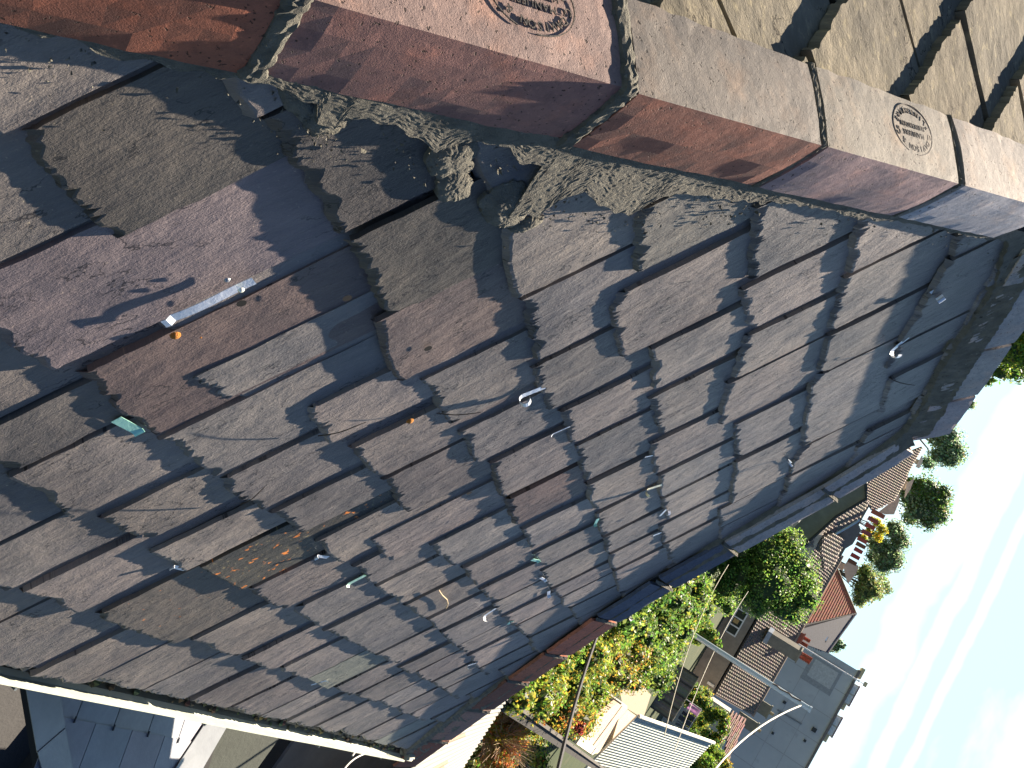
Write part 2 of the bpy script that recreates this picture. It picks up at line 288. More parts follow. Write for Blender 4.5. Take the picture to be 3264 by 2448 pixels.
def slate(p1, p2, rec, L=.61, t=None, lift=0., tone=None, butt=1., dist=1., fine=True):
    """p1,p2: tail corners (u,v) in the roof plane (top surface). Returns an MB."""
    r = rng; t = t or r.uniform(.011, .018)
    du, dv = p2[0] - p1[0], p2[1] - p1[1]; w = math.hypot(du, dv)
    g = r.uniform(.002, .005); tilt = .044 + r.uniform(-.005, .008); tw = r.uniform(-.0022, .0022)
    lift += r.uniform(-.0005, .0028)
    step = (.005 if dist < 2.2 else .009) if fine else .03
    # ragged butt profile
    xs = [g]; ys = [0.]; x = g; lowf = r.uniform(0, 9)
    while x < w - g - step:
        x += step * r.uniform(.6, 1.5); xs.append(min(x, w - g))
        lf = noise.noise(Vector((x * 9, lowf, 0))) * .014; big = max(0, noise.noise(Vector((x * 24, lowf + 5, 0)))) * .030
        ys.append(max(-.002, lf + big + (r.random() ** 1.8) * .019 * min(1.3, max(.12, .55 + 1.6 * noise.noise(Vector((x * 11, lowf + 20, 0)))))) * butt)
    xs.append(w - g); ys.append(r.choice((0, .002, .006, .02 * butt if r.random() < .3 else .004)))
    if butt == 1. and r.random() < .28:      # a corner snapped off
        cw, chh, side = r.uniform(.02, .07), r.uniform(.012, .04), r.random() < .5
        for i, x_ in enumerate(xs):
            q_ = (x_ if side else w - x_) / cw
            if q_ < 1: ys[i] += chh * (1 - q_) ** .7
    be = .007 * butt + .002
    rows = [('b', 0), ('t', 0), ('t', .004), ('t', .012)] + [('t', q) for q in ((.03, .055, .085, .12, .16, .20, .245, .29, .36, .48, L) if fine else (.1, .25, L))]
    seed = r.uniform(0, 50); V = []; UV = []; ru, rv = r.uniform(0, 40), r.uniform(0, 40)
    ed = [noise.noise(Vector((k * 3.1, seed, 2))) * .0035 for k in range(len(rows))]; ed2 = [noise.noise(Vector((k * 3.1, seed, 7))) * .0035 for k in range(len(rows))]
    for k, (kind, q) in enumerate(rows):
        for i, (x, y) in enumerate(zip(xs, ys)):
            fx = (x - g) / (w - 2 * g); xx = x + ed[k] * (1 - fx) ** 6 + ed2[k] * fx ** 6
            if kind == 'b': b = -be * .2 + y * .45; n = -t
            else:
                b = be * r.uniform(.5, 1.1) * (k == 1) + be * (k > 1) + y * max(0, 1 - q / .05) + q
                n = noise.noise(Vector((x * 5, b * 3, seed))) * .0022 + noise.noise(Vector((x * 30, b * 9, seed))) * .0009 + noise.noise(Vector((x * 14, b * 8, seed + 9))) * .0013
                if k == 1: n -= .0012
            n += lift - tilt * b + tw * (fx - .5)
            u = p1[0] + xx * du / w; v = p1[1] + xx * dv / w + b
            if v > VR - .03: v = VR - .03
            u = min(max(u, hip_u(v) + .02), far_u(v) - .03)
            V.append(RP(u, v, n)); UV.append((x + ru, b + rv))
    n_ = len(xs); Fc = []
    for k in range(len(rows) - 1):
        for i in range(n_ - 1): Fc.append((k * n_ + i, k * n_ + i + 1, (k + 1) * n_ + i + 1, (k + 1) * n_ + i))
    # side skirts
    for i in (0, n_ - 1):
        o = len(V)
        for k in range(1, len(rows)): V.append(V[k * n_ + i] - N * t); UV.append(UV[k * n_ + i])
        for k in range(1, len(rows) - 1):
            a, b_ = k * n_ + i, (k + 1) * n_ + i; q = (b_, a, o + k - 1, o + k); Fc.append(q if i else q[::-1])
    m = MB(); c = tone or r.choice(TONES); fj_ = r.uniform(.86, 1.14); c = tuple(q * fj_ for q in c); m.add(V, Fc, c, UV); rec.append((m, p1, p2)); return m
TONES = [(0.224, 0.21, 0.198), (0.215, 0.204, 0.197), (0.229, 0.212, 0.197), (0.215, 0.201, 0.193), (0.225, 0.205, 0.196), (0.203, 0.197, 0.194), (0.235, 0.218, 0.202), (0.206, 0.197, 0.196), (0.223, 0.202, 0.196), (0.169, 0.162, 0.158)]
PURPLE = (.19, .165, .178); MAROON = (.150, .122, .114); GREEN = (.19, .21, .185)
SPECIAL = {(3, 0): PURPLE, (3, 1): (.16, .125, .12), (4, 0): (.105, .098, .088), (5, 1): (.085, .08, .072), (5, 0): (.135, .125, .115), (7, 0): (.15, .145, .13), (5, 2): MAROON, (6, 3): None, (1, 6): GREEN, (0, 11): (.24, .26, .23), (5, 6): (.16, .12, .11), (4, 4): (.155, .14, .135)}  # darkest ones by the near hip: stains plus broad shade put into the tone
special_mat = {(2, 4): LICHEN, (1, 2): LICHEN2}
recs = []
for ri, line in enumerate(ROWS):
    L_ = [tuple(uvs(q) for q in seg.split()) for seg in line.split(';')]
    vrow = sum(a[1] + b[1] for a, b in L_) / (2 * len(L_))
    for k, (a, b) in enumerate(L_):
        rec = []; dist = math.hypot(a[0], a[1])
        kw = {}
        if (ri, k) in ((1, 6), (0, 11)): kw = dict(t=.006, butt=.12)
        if (ri, k) == (2, 4): kw = dict(butt=.15)
        a2, b2 = a, b
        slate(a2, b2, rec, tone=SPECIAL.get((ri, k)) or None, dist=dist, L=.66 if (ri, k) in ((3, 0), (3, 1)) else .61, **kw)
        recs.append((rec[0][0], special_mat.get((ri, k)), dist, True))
    # fill towards the hips, hidden below mortar or outside the frame
    e = L_[-1][1][0]
    while e < far_u(vrow) - .05:
        rec = []; w = rng.uniform(.24, .29); slate((e + .004, vrow), (e + w, vrow), rec, dist=9); recs.append((rec[0][0], None, math.hypot(e, vrow), False)); e += w
    s_ = L_[0][0][0]
    while s_ > hip_u(vrow) + .03:
        rec = []; w = rng.uniform(.24, .29); slate((s_ - w, vrow), (s_ - .004, vrow), rec, dist=9, fine=False); recs.append((rec[0][0], None, 90, False)); s_ -= w
# slate visible through the gap where two slates have slipped, and a top course under the ridge mortar
for a_u in (.80, .99, 1.10):
    rec = []; slate((a_u, -.46), (a_u + .2, -.46), rec, dist=1, lift=-.012, L=.5); recs.append((rec[0][0], None, 50, False))
u = 1.3
while u < 5.5:
    rec = []; w = rng.uniform(.24, .3); slate((u, -1.425), (u + w, -1.425), rec, dist=9, lift=-.014, L=.30, butt=.2); recs.append((rec[0][0], None, 60, False)); u += w
v = 1.34
u = 2.0
while u < 3.5:
    rec = []; w = rng.uniform(.22, .3); slate((u, v), (u + w, v), rec, dist=9); recs.append((rec[0][0], None, 4.5, False)); u += w
recs.sort(key=lambda q: q[2])
# ---- other roof face (towards the camera), small patch in view
perp1 = Vector((0.73383816, -0.56769405, -0.37310188)); perp2 = Vector((-0.52741027, 0.78988898, -0.31291182)); hd = Vector((0.67932434, 0.61324987, 0.40304224))
n2 = Vector((-0.51025176, 0, 0.86002508)); s2 = Vector((0.86002508, 0, 0.51025176)); YV = Vector((0, 1, 0))
HA = CAM + Vector((0.69681013, 0.54140745, -0.68524944))   # a point of the near hip axis
def RP2(y, s, n=0.): return HA + YV * y + s2 * s + n2 * n
near_recs = []
def slate2(y1, y2, s, L=.6, tone=None):
    r = rng; t = r.uniform(.020, .030); w = y2 - y1; xs = [0.]; ys = [.0]; x = 0.; V = []; UV = []
    sd = r.uniform(0, 9); ru = r.uniform(0, 30)
    while x < w - .008:
        x += r.uniform(.004, .01); xs.append(min(x, w)); ys.append(noise.noise(Vector((x * 12, sd, 0))) * .012 + r.random() ** 2 * .008 + .004)
    rows = [('b', 0), ('t', 0), ('t', .01)] + [('t', q) for q in (.05, .1, .16, .22, .28, .4, L)]
    lift = r.uniform(.004, .009)
    for k, (kind, q) in enumerate(rows):
        for x, y in zip(xs, ys):
            b = y * (1 if k < 2 else max(0, 1 - q / .04)) + q - (.004 if k == 0 else 0)
            yy = y1 + x + noise.noise(Vector((b * 25, sd, 3))) * .004; s_ = s + b
            s_ = min(s_, 1.50); yy = max(yy, .776 * s_ + .02)
            n = (-t if kind == 'b' else noise.noise(Vector((x * 6, b * 4, sd))) * .002) - .085 * b + lift
            V.append(RP2(yy, s_, n)); UV.append((x + ru, b + ru))
    n_ = len(xs); Fc = [(k * n_ + i, (k + 1) * n_ + i, (k + 1) * n_ + i + 1, k * n_ + i + 1) for k in range(len(rows) - 1) for i in range(n_ - 1)]
    for i in (0, n_ - 1):
        o = len(V)
        for k in range(1, len(rows)): V.append(V[k * n_ + i] - n2 * t); UV.append(UV[k * n_ + i])
        for k in range(1, len(rows) - 1):
            a, b_ = k * n_ + i, (k + 1) * n_ + i; q = (a, b_, o + k, o + k - 1); Fc.append(q if i else q[::-1])
    m = MB(); m.add(V, Fc, tuple(q * (.9 + .2 * ((sd * 7.3) % 1)) for q in (.25, .235, .185)), UV); return m
joints = {-.31: (-.3, -.05, .2, .5), -.04: (-.2, .1, .36, .62, .9), .235: (.08, .445, .70, .96, 1.2), .515: (.30, .565, .852, 1.12, 1.4, 1.65), .785: (.50, .765, 1.01, 1.26, 1.5), 1.06: (.7, .90, 1.13, 1.38, 1.66), 1.33: (1.0, 1.27, 1.52, 1.8)}
for s_, js in joints.items():
    for a, b in zip(js, js[1:]):
        m = slate2(a + .004, b - .004, s_); d = (RP2((a + b) / 2, s_) - CAM).length; near_recs.append((m, BLOTCHY, d, -.1 < s_ < 1.2))
vis = [q for q in recs if q[3]]; keep = vis[:92]; rest = vis[92:] + [q for q in recs if not q[3]]
for m, mt, d, _ in keep: m.build('slate', mt or SLATE, house)
nk = [q for q in near_recs if q[3]][2:10]
for m, mt, d, _ in nk: m.build('slate', BLOTCHY, house)
bulk = MB()
for q in rest: bulk.join(q[0])
nbulk = MB()
for q in near_recs:
    if q not in nk: nbulk.join(q[0])
tag(nbulk.build('slate', BLOTCHY, house), None, None, kind='stuff')
tag(bulk.build('slate', SLATE, house), None, None, kind='stuff')
# ---- roof deck and walls
dk = MB(); z_ = -.06
dk.prism([RP(hip_u(-1.42), -1.42, z_), RP(far_u(-1.42), -1.42, z_), RP(far_u(VR), VR, z_), RP(hip_u(VR), VR, z_)], -N * .03)
a_ = RP(hip_u(-1.42), -1.42, z_); b_ = RP(hip_u(VR), VR, z_)
dk.prism([a_, b_, b_ + Vector((0, 3.2, 0)), a_ + Vector((0, 6.2, 0))], -n2 * .03)
fr = [RP(far_u(v), v, z_) for v in (-1.42, -.66, .29, 1.09, VR)]
dk.prism([fr[0], fr[0] + Vector((0, 6.2, 0)), fr[-1] + Vector((0, 3.2, 0))] + fr[::-1][:-1], Vector((0, 0, -.03)))
dk.build('roof_deck', DARK, house)
ex0, ex1, ey = a_.x + .3, fr[0].x - .25, a_.y + .3; ez = a_.z - .12
wl = MB(); wl.box(Vector((ex0, ey, 0)), Vector((ex1 - ex0, 0, 0)), Vector((0, 6, 0)), Vector((0, 0, ez)), (.30, .25, .20)); wl.build('wall', RENDER, house)
fa = MB(); fa.box(Vector((a_.x - .02, a_.y + .03, a_.z - .17)), Vector((fr[0].x - a_.x + .02, 0, 0)), Vector((0, .022, 0)), Vector((0, 0, .15)), (.13, .10, .075)); fa.build('fascia', PLAIN, house)
# ---- gutter
gz = EAVE.z - .04; gm = MB(); g0, g1 = a_.x - .05, 5.54; n_ = 60
def gyx(x): return -.712 - .073 * max(0, (x - 1.9)) / 3.6
pr = [(-.044, .026), (-.054, .026), (-.058, .016), (-.050, -.01), (-.038, -.032), (-.016, -.047), (.016, -.047), (.038, -.032), (.050, -.01), (.052, .018)]
pi = [(.046, .018), (.044, -.010), (.033, -.027), (.014, -.040), (-.014, -.040), (-.033, -.027), (-.044, -.010)]
prof = pr + pi; V = []; Fc = []
for i in range(n_ + 1):
    xx = lerp(g0, g1, i / n_); sg = noise.noise(Vector((xx * 1.3, 0, 4))) * .004
    V += [Vector((xx, gyx(xx) + a, gz + b + sg)) for a, b in prof]
k_ = len(prof)
for i in range(n_):
    for k in range(k_): Fc.append((i * k_ + k, i * k_ + (k + 1) % k_, (i + 1) * k_ + (k + 1) % k_, (i + 1) * k_ + k))
Fc += [tuple(range(k_))[::-1], tuple(n_ * k_ + k for k in range(k_))]
gc = [(.05, .055, .045) if k >= len(pr) - 1 and k < k_ - 2 else (1, 1, 1) for _ in range(n_) for k in range(k_)] + [(1, 1, 1)] * 2  # trough tint holds grime and painted cast shade, outer wall stays pale
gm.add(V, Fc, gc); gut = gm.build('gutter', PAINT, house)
for xx in (2.05, 3.05, 4.15, 5.1):
    gy = gyx(xx); b = MB(); b.tube([(xx, gy - .060, gz + .024), (xx, gy - .060, gz - .01), (xx, gy - .045, gz - .045), (xx, gy, gz - .060), (xx, gy + .07, gz - .03)], .005, 6, (.3, .32, .3)); b.build('bracket', METAL, gut)
b = MB(); r = random.Random(3)
for k in range(7): 
    gy = gyx(5.5); c = Vector((5.56 + r.uniform(-.03, .04), gy + r.uniform(-.05, .05), gz + r.uniform(-.04, .02)))
    b.box(c, Vector((.05 * r.uniform(.4, 1), .01, .02)), Vector((.01, .03, -.02)), Vector((.0, .006, .02)), (.9, .9, .85))
b.build('broken_end_cap', PAINT, gut, )
dm = MB()
for k in range(160):   # moss and grit in the trough, thicker to the far end
    xx = g0 + (g1 - g0) * r.random() ** .6; c = Vector((xx, gyx(xx) + r.uniform(-.03, .03), gz - .034 + r.uniform(0, .012))); q = r.uniform(.006, .02)
    dm.add([c + Vector((q, 0, 0)), c + Vector((0, q, 0)), c - Vector((q, 0, 0)), c - Vector((0, q, 0)), c + Vector((0, 0, q * .7))], [(0, 1, 4), (1, 2, 4), (2, 3, 4), (3, 0, 4)], jit((.07, .08, .05), r, .4))
tag(dm.build('moss', PLAIN, gut), None, None, kind='stuff')
# ---- clay hip and ridge tiles
def cap_tile(P0, P1, wa, wb, na, nb, w, hs, cA, cB, sk=0., lift=.004, wear=.0, t=.016):
    """angle tile from P0 to P1 along the axis; wa/wb: unit directions of the wings, na/nb their outward normals"""
    bis = (na + nb).normalized(); ax = (P1 - P0); Ln = ax.length; ax = ax / Ln; K = 14; V = []; Fc = []; cc = []
    r = rng; sd = r.uniform(0, 40)
    sec = [(-1, 1.0), (-1, .78), (-1, .55), (-1, .3), (-1, .1), (0, 0), (1, .1), (1, .3), (1, .55), (1, .78), (1, 1.0)]
    for i in range(K + 1):
        s_ = i / K; s2_ = .004 / Ln + s_ * (1 - .012 / Ln)
        ends = max(0, 1 - min(i, K - i)) * .0015
        c = P0 + ax * Ln * s2_
        top = c + bis * (hs + lift - (.0035 if 1 else 0))
        for (sgn, f) in sec:
            d = wa if sgn < 0 else wb; nn = na if sgn < 0 else nb
            if sgn == 0: p = top; nn = bis
            else:
                e = c + d * w + nn * .020; p = top.lerp(e, f) + nn * (.004 * math.sin(3.14 * f))
                p = p + ax * (sk * f * (s_ - .5))
            p = p + nn * (noise.noise(Vector((s_ * 5, f * 3 + sgn, sd))) * .0022 - ends)
            if f == 1.0: p = p + d * noise.noise(Vector((s_ * 16, sgn, sd))) * .003
            V.append(p); V.append(p - (nn * t))
    m_ = len(sec)
    for i in range(K):
        for k in range(m_ - 1):
            a, b = 2 * (i * m_ + k), 2 * (i * m_ + k + 1); c, d = 2 * ((i + 1) * m_ + k), 2 * ((i + 1) * m_ + k + 1)
            Fc.append((a, b, d, c)); Fc.append((a + 1, c + 1, d + 1, b + 1)); col = cA if k < 5 else cB; cc += [col, col]
        for k in (0, m_ - 1):
            a, c = 2 * (i * m_ + k), 2 * ((i + 1) * m_ + k); q = (a, c, c + 1, a + 1); Fc.append(q if k == 0 else q[::-1]); cc.append(cA if k == 0 else cB)
    for i in (0, K):
        for k in range(m_ - 1):
            a, b = 2 * (i * m_ + k), 2 * (i * m_ + k + 1); q = (a, a + 1, b + 1, b); Fc.append(q if i == 0 else q[::-1]); cc.append(cA if k < 5 else cB)
    m = MB(); m.add(V, Fc, cc); return m
def hipP(v): return HA + hd * ((v - .076) / hd.dot(S) )       # axis point with roof coordinate v (slate plane)
vj = [-1.36, -1.04, -.71, -.385, -.054, .292, .624, .975, 1.32]
BUFF = (.30, .265, .235); REDC = (.26, .105, .075); PINK = (.42, .31, .27)
cols_our = [(.2, .1, .08), (.22, .1, .08), (.26, .11, .075), (.31, .11, .065), (.28, .14, .12), (.33, .13, .085), (.36, .24, .24), (.42, .42, .46)]
cols_near = [BUFF, BUFF, BUFF, (.30, .20, .155), (.28, .195, .17), (.175, .155, .135), (.225, .205, .17), (.30, .27, .24)]
hip_tiles = []
for i in range(8):
    P0, P1 = hipP(vj[i] + .006), hipP(vj[i + 1] - .004)
    off = N * rng.uniform(-.001, .004)
    m = cap_tile(P0 + off, P1 + off, perp1, perp2, N, n2, .108 + rng.uniform(-.002, .002), .072 + rng.uniform(-.002, .003), cols_our[i], cols_near[i])
    o = m.build('hip_tile', CLAY, house); hip_tiles.append((o, P0, P1))
# stamped oval maker's mark on two tiles
def stamp(tile, P0, P1, frac, across):
    ax = hd; tp = (N + n2).normalized() * .0725; e = perp2 * .108 + n2 * .020; wing = (e - tp).normalized(); nw = ax.cross(wing).normalized()
    if nw.dot(n2) < 0: nw = -nw
    rt = -ax; upv = nw.cross(rt).normalized()
    c = lerp(P0, P1, frac) + tp.lerp(e, across) + nw * .0052
    mb = MB(); C1 = (.085, .075, .066)  # raised letters, shadow of the impressed mark painted in as dark clay
    def ch(txt, pos, ang, size):
        cu = bpy.data.curves.new('t', 'FONT'); cu.body = txt; cu.size = size; cu.align_x = 'CENTER'; cu.align_y = 'CENTER'; cu.extrude = .0007; cu.resolution_u = 2; cu.space_character = 1.12
        o = bpy.data.objects.new('t', cu); COL.objects.link(o); dg = bpy.context.evaluated_depsgraph_get(); dg.update(); me = o.evaluated_get(dg).to_mesh()
        ca, sa = math.cos(ang), math.sin(ang)
        vs_ = [c + rt * (pos[0] + (q.co.x * ca - q.co.y * sa)) + upv * (pos[1] + q.co.x * sa + q.co.y * ca) + nw * q.co.z for q in me.vertices]
        mb.add(vs_, [tuple(p.vertices) for p in me.polygons], C1); o.evaluated_get(dg).to_mesh_clear()
        bpy.data.objects.remove(o); bpy.data.curves.remove(cu)
    a_, b_ = .057, .0375
    txt = 'C.DAVISON & Co'
    for k, t_ in enumerate(txt):
        if t_ == ' ': continue
        th = R_(172 - k * 164 / (len(txt) - 1)); ch(t_, (math.cos(th) * a_, math.sin(th) * b_), math.atan2(-math.cos(th) * b_ , math.sin(th) * a_) if 0 else math.atan2(-math.cos(th) * b_, math.sin(th) * a_), .0165)
    txt = 'FLINTSHIRE'
    for k, t_ in enumerate(txt):
        th = R_(200 + k * 140 / (len(txt) - 1)); ch(t_, (math.cos(th) * a_, math.sin(th) * b_), math.atan2(math.cos(th) * b_, -math.sin(th) * a_), .0150)
    ch('MANUFRS', (0, .0085), 0, .0155); ch('HAWARDEN', (0, -.0080), 0, .0140)
    n = 72
    for k in range(n):
        if 12 < k < 18: continue
        t0, t1 = 6.28318 * k / n, 6.28318 * (k + 1) / n; A_, B_ = a_ + .0115, b_ + .0115
        q = [c + rt * math.cos(t) * (A_ + e_) + upv * math.sin(t) * (B_ + e_) + nw * z for z in (-.001, .0006) for t in (t0, t1) for e_ in (0, .0014)]
        mb.add(q, [(0, 1, 3, 2), (4, 6, 7, 5), (0, 4, 5, 1), (2, 3, 7, 6), (0, 2, 6, 4), (1, 5, 7, 3)], C1)
    mb.build('maker_mark', CLAY, tile)
stamp(*hip_tiles[4], .66, .60); stamp(*hip_tiles[6], .64, .56)
# far hip, along the measured (slightly sagging) line
def farP(v, n=0.): return RP(far_u(v), v, n)
fj = [-1.60, -1.23, -.86, -.56, -.30, .0, .30, .62, 1.08, 1.40]
fcols = [(.26, .10, .065), (.34, .21, .17), (.22, .10, .07), (.46, .175, .10), (.62, .22, .13), (.12, .14, .19), (.115, .13, .175), (.48, .43, .40), (.50, .45, .43)]
for i in range(9):
    P0, P1 = farP(fj[i] + .006), farP(fj[i + 1] - .004); ax = (P1 - P0).normalized()
    wa = ax.cross(N).normalized(); wa = wa if wa.x < 0 else -wa
    nb = Vector((.5, 0, .86)); nb = (nb - ax * nb.dot(ax)).normalized(); wb = ax.cross(nb).normalized(); wb = wb if wb.x > 0 else -wb
    m = cap_tile(P0, P1, wa, wb, N, nb, .122, .062, fcols[i], jit(BUFF, rng, .1)); m.build('hip_tile', CLAY, house)
# ridge
nb = Vector((0, math.sin(TH), math.cos(TH))); wb = Vector((0, math.cos(TH), -math.sin(TH)))
rj = [2.05, 2.28, 2.68, 3.08, 3.46]
for i in range(4):
    m = cap_tile(RP(rj[i] + .005, VR), RP(rj[i + 1] - .005, VR), -S, wb, N, nb, .115, .072, jit((.46, .41, .38), rng, .05), BUFF); m.build('ridge_tile', CLAY, house)
# ---- mortar bedding
def strip(A, B, hA, hB, ku, kt, name='mortar', rough=.006, seed=0, par=house, build=True):
    "fillet between polylines A and B (roof uv)"
    def sm(P, t):
        Ls = [0]
        for a, b in zip(P, P[1:]): Ls.append(Ls[-1] + math.hypot(b[0] - a[0], b[1] - a[1]))
        q = t * Ls[-1]
        for i in range(len(P) - 1):
            if q <= Ls[i + 1] + 1e-9: f = (q - Ls[i]) / max(1e-9, Ls[i + 1] - Ls[i]); return (lerp(P[i][0], P[i + 1][0], f), lerp(P[i][1], P[i + 1][1], f))
        return P[-1]
    V = []; Fc = []
    for i in range(ku + 1):
        a, b = sm(A, i / ku), sm(B, i / ku); e = noise.noise(Vector((i * .35, seed, 0))) * .25 + noise.noise(Vector((i * 1.3, seed, 9))) * .12
        for k in range(kt + 1):
            f = k / kt; ff = f * (1 + e * .35)
            u, v = lerp(a[0], b[0], ff), lerp(a[1], b[1], ff)
            h = lerp(hA, hB, f ** .8) + (noise.noise(Vector((u * 60, v * 60, seed))) + .5 * noise.noise(Vector((u * 160, v * 160, seed)))) * rough + noise.noise(Vector((u * 14, v * 14, seed))) * rough * 1.2
            if k == kt: h = -.022
            V.append(RP(u, v, h))
    for i in range(ku):
        for k in range(kt): a = i * (kt + 1) + k; Fc.append((a, a + kt + 1, a + kt + 2, a + 1))
    m = MB(); m.add(V, Fc); n_ = (m.v[m.f[0][1]] - m.v[m.f[0][0]]).cross(m.v[m.f[0][3]] - m.v[m.f[0][0]])
    if n_.dot(N) < 0: m.f = [f[::-1] for f in m.f]
    return m.build(name, MORTAR, par, smooth=False) if build else m
tw = lambda v: (hip_u(v) + .070, v - .052)
A_ = [tw(v) for v in (-1.5, -.42, -.2, -.054, .15, .292, .62, .975, 1.42)]
mo = "L0,60 L110,140 L280,180 L440,180 L660,310 M180,560 M300,650 M440,700 M440,860 M560,900 M650,800 M1000,850 M1160,960 M1300,1030 M1540,960 M1800,1030 M1900,1130 M2080,1160 J30,170 J230,180 J380,60 J560,0 J700,130 J880,170 J1060,60 J1200,15 J1500,45 J1600,60 J1830,90 K130,45 K370,75 K650,100 K1030,195 K1250,200 K1550,250 K1780,310 K1890,325 K2090,345"
B_ = [(hip_u(-1.5) + .13, -1.56), (hip_u(-.5) + .11, -.56)] + [uvs(q) for q in mo.split()] + [(2.25, 1.36)]
B_ = [p for p in B_]
def match(A, B):
    "inner line sampled at the points of the outer line (projected along the hip)"
    out = []
    for (u, v) in B:
        t = ((u - NEAR_A - .07) * NEAR_B + v + .052) / (NEAR_B ** 2 + 1); out.append((hip_u(t) + .058, t - .044))
    return out
def strip2(A, B, hA, hB, per=6, **k):
    A2, B2 = [], []
    for i in range(len(A) - 1):
        n_ = max(2, int(math.hypot(B[i + 1][0] - B[i][0], B[i + 1][1] - B[i][1]) / .0055))
        for j in range(n_): f = j / n_; A2.append((lerp(A[i][0], A[i + 1][0], f), lerp(A[i][1], A[i + 1][1], f))); B2.append((lerp(B[i][0], B[i + 1][0], f), lerp(B[i][1], B[i + 1][1], f)))
    V = []; Fc = []; kt = per; seed = k.get('seed', 1); rough = k.get('rough', .0010)
    for i, (a, b) in enumerate(zip(A2, B2)):
        e = noise.noise(Vector((b[0] * 40, b[1] * 40, seed))) * .010
        d = math.hypot(b[0] - a[0], b[1] - a[1]) + 1e-6
        for q in range(kt + 1):
            f = q / kt; ff = f * (1 + e / d)
            u, v = lerp(a[0], b[0], ff), lerp(a[1], b[1], ff)
            base = hB + (hA - hB) * max(0, 1 - d * ff / .07)
            h = base + (noise.noise(Vector((u * 70, v * 70, seed))) + .6 * noise.noise(Vector((u * 190, v * 190, seed)))) * rough * .55 + noise.noise(Vector((u * 300, v * 300, seed))) * .0009 + noise.noise(Vector((u * 12, v * 12, seed))) * rough * 1.5
            if q == kt: h = -.02
            V.append(RP(u, v, h))
    for i in range(len(A2) - 1):
        for q in range(kt): a = i * (kt + 1) + q; Fc.append((a, a + kt + 1, a + kt + 2, a + 1))
    m = MB(); m.add(V, Fc); n_ = (m.v[m.f[0][1]] - m.v[m.f[0][0]]).cross(m.v[m.f[0][3]] - m.v[m.f[0][0]])
    if n_.dot(N) < 0: m.f = [f[::-1] for f in m.f]
    return m.build('mortar', MORTAR, house, smooth=False)
strip2(match(None, B_), B_, .026, .011, per=46)
def splodge(s, ru, rv, h=.006, seed=0, n=None):
    u0, v0 = uvs(s); V = []; Fc = []; na, nr = 64, 18
    for i in range(nr + 1):
        for k in range(na):
            a = 6.28318 * k / na; rr = (i / nr) * (1 + .28 * noise.noise(Vector((math.cos(a) * 1.6, math.sin(a) * 1.6, seed))) + .12 * noise.noise(Vector((math.cos(a) * 6, math.sin(a) * 6, seed))))
            u, v = u0 + math.cos(a) * rr * ru, v0 + math.sin(a) * rr * rv
            hh = h * (1 - (i / nr) ** 3) + (noise.noise(Vector((u * 80, v * 80, seed))) + .6 * noise.noise(Vector((u * 220, v * 220, seed)))) * .0012
            if i == nr: hh = -.02
            V.append(RP(u, v, hh))
    for i in range(nr):
        for k in range(na): Fc.append((i * na + k, (i + 1) * na + k, (i + 1) * na + (k + 1) % na, i * na + (k + 1) % na))
    m = MB(); m.add(V, Fc); m.build('mortar', MORTAR, house)
splodge('M530,820', .035, .034, seed=1); splodge('M1420,1120', .040, .040, seed=2, h=.006); splodge('M1440,1310', .036, .028, seed=3); splodge('M1800,1430', .05, .05, seed=4, h=.006)
splodge('J40,140', .05, .04, seed=5, h=.01); splodge('J180,250', .018, .03, seed=6, h=.008); splodge('M320,680', .04, .02, seed=7, h=.008)
cr = MB(); r = random.Random(9)
for k in range(380):
    q = B_[r.randrange(3, len(B_) - 1)]; q2_ = B_[min(len(B_) - 1, B_.index(q) + 1)]; f = r.random(); u, v = lerp(q[0], q2_[0], f) + abs(r.gauss(0, .035)), lerp(q[1], q2_[1], f) - abs(r.gauss(0, .022)); z = r.uniform(.0012, .0038) * (1.6 if r.random() < .06 else 1)
    c = RP(u, v, .004); a = [c + Vector((r.gauss(0, 1), r.gauss(0, 1), r.gauss(0, 1))).normalized() * z for _ in range(5)]
    cr.add(a, [(0, 1, 2), (0, 2, 3), (0, 3, 1), (4, 2, 1), (4, 3, 2), (4, 1, 3)])
tag(cr.build('mortar_crumbs', MORTAR, house), None, None, kind='stuff')
# joints of the near hip: mortar bands over the seams
def band(P0, wid, seed, cnt=26, prot=.006):
    V = []; Fc = []; prof = [(-1, 1.04), (-1, .8), (-1, .55), (-1, .3), (-1, .1), (0, 0), (1, .1), (1, .3), (1, .55), (1, .8), (1, 1.02)]
    K = 6; bis = (N + n2).normalized(); sub = []
    for a, b in zip(prof, prof[1:]):
        for j in range(4): sub.append((a, b, j / 4))
    sub.append((prof[-1], prof[-1], 0))
    def sp(a):
        sgn, f = a; d = perp1 if sgn < 0 else perp2; nn = N if sgn < 0 else n2
        return (bis * .0725).lerp(d * .108 + nn * .020, f) if sgn else bis * .0725
    for j, (a, b, f) in enumerate(sub):
        p = sp(a).lerp(sp(b), f); nn = (N if j < 20 else n2); w = wid * (1 + .5 * noise.noise(Vector((j * .5, seed, 0))))
        for k in range(K + 1):
            s_ = (k / K - .5) * 2; hgt = (prot * (1 - s_ * s_) ** .5 if abs(s_) < 1 else -.006)
            hgt += noise.noise(Vector((j * .9, k * .9, seed))) * .0035 if abs(s_) < 1 else 0
            V.append(P0 + p + nn * hgt + hd * (s_ * w + noise.noise(Vector((j * 1.1, k, seed + 4))) * .003))
    for j in range(len(sub) - 1):
        for k in range(K): a = j * (K + 1) + k; Fc.append((a, a + 1, a + K + 2, a + K + 1))
    m = MB(); m.add(V, Fc); n_ = (m.v[m.f[0][1]] - m.v[m.f[0][0]]).cross(m.v[m.f[0][3]] - m.v[m.f[0][0]])
    if n_.dot(N) < 0: m.f = [f[::-1] for f in m.f]
    m.build('mortar', MORTAR, house)
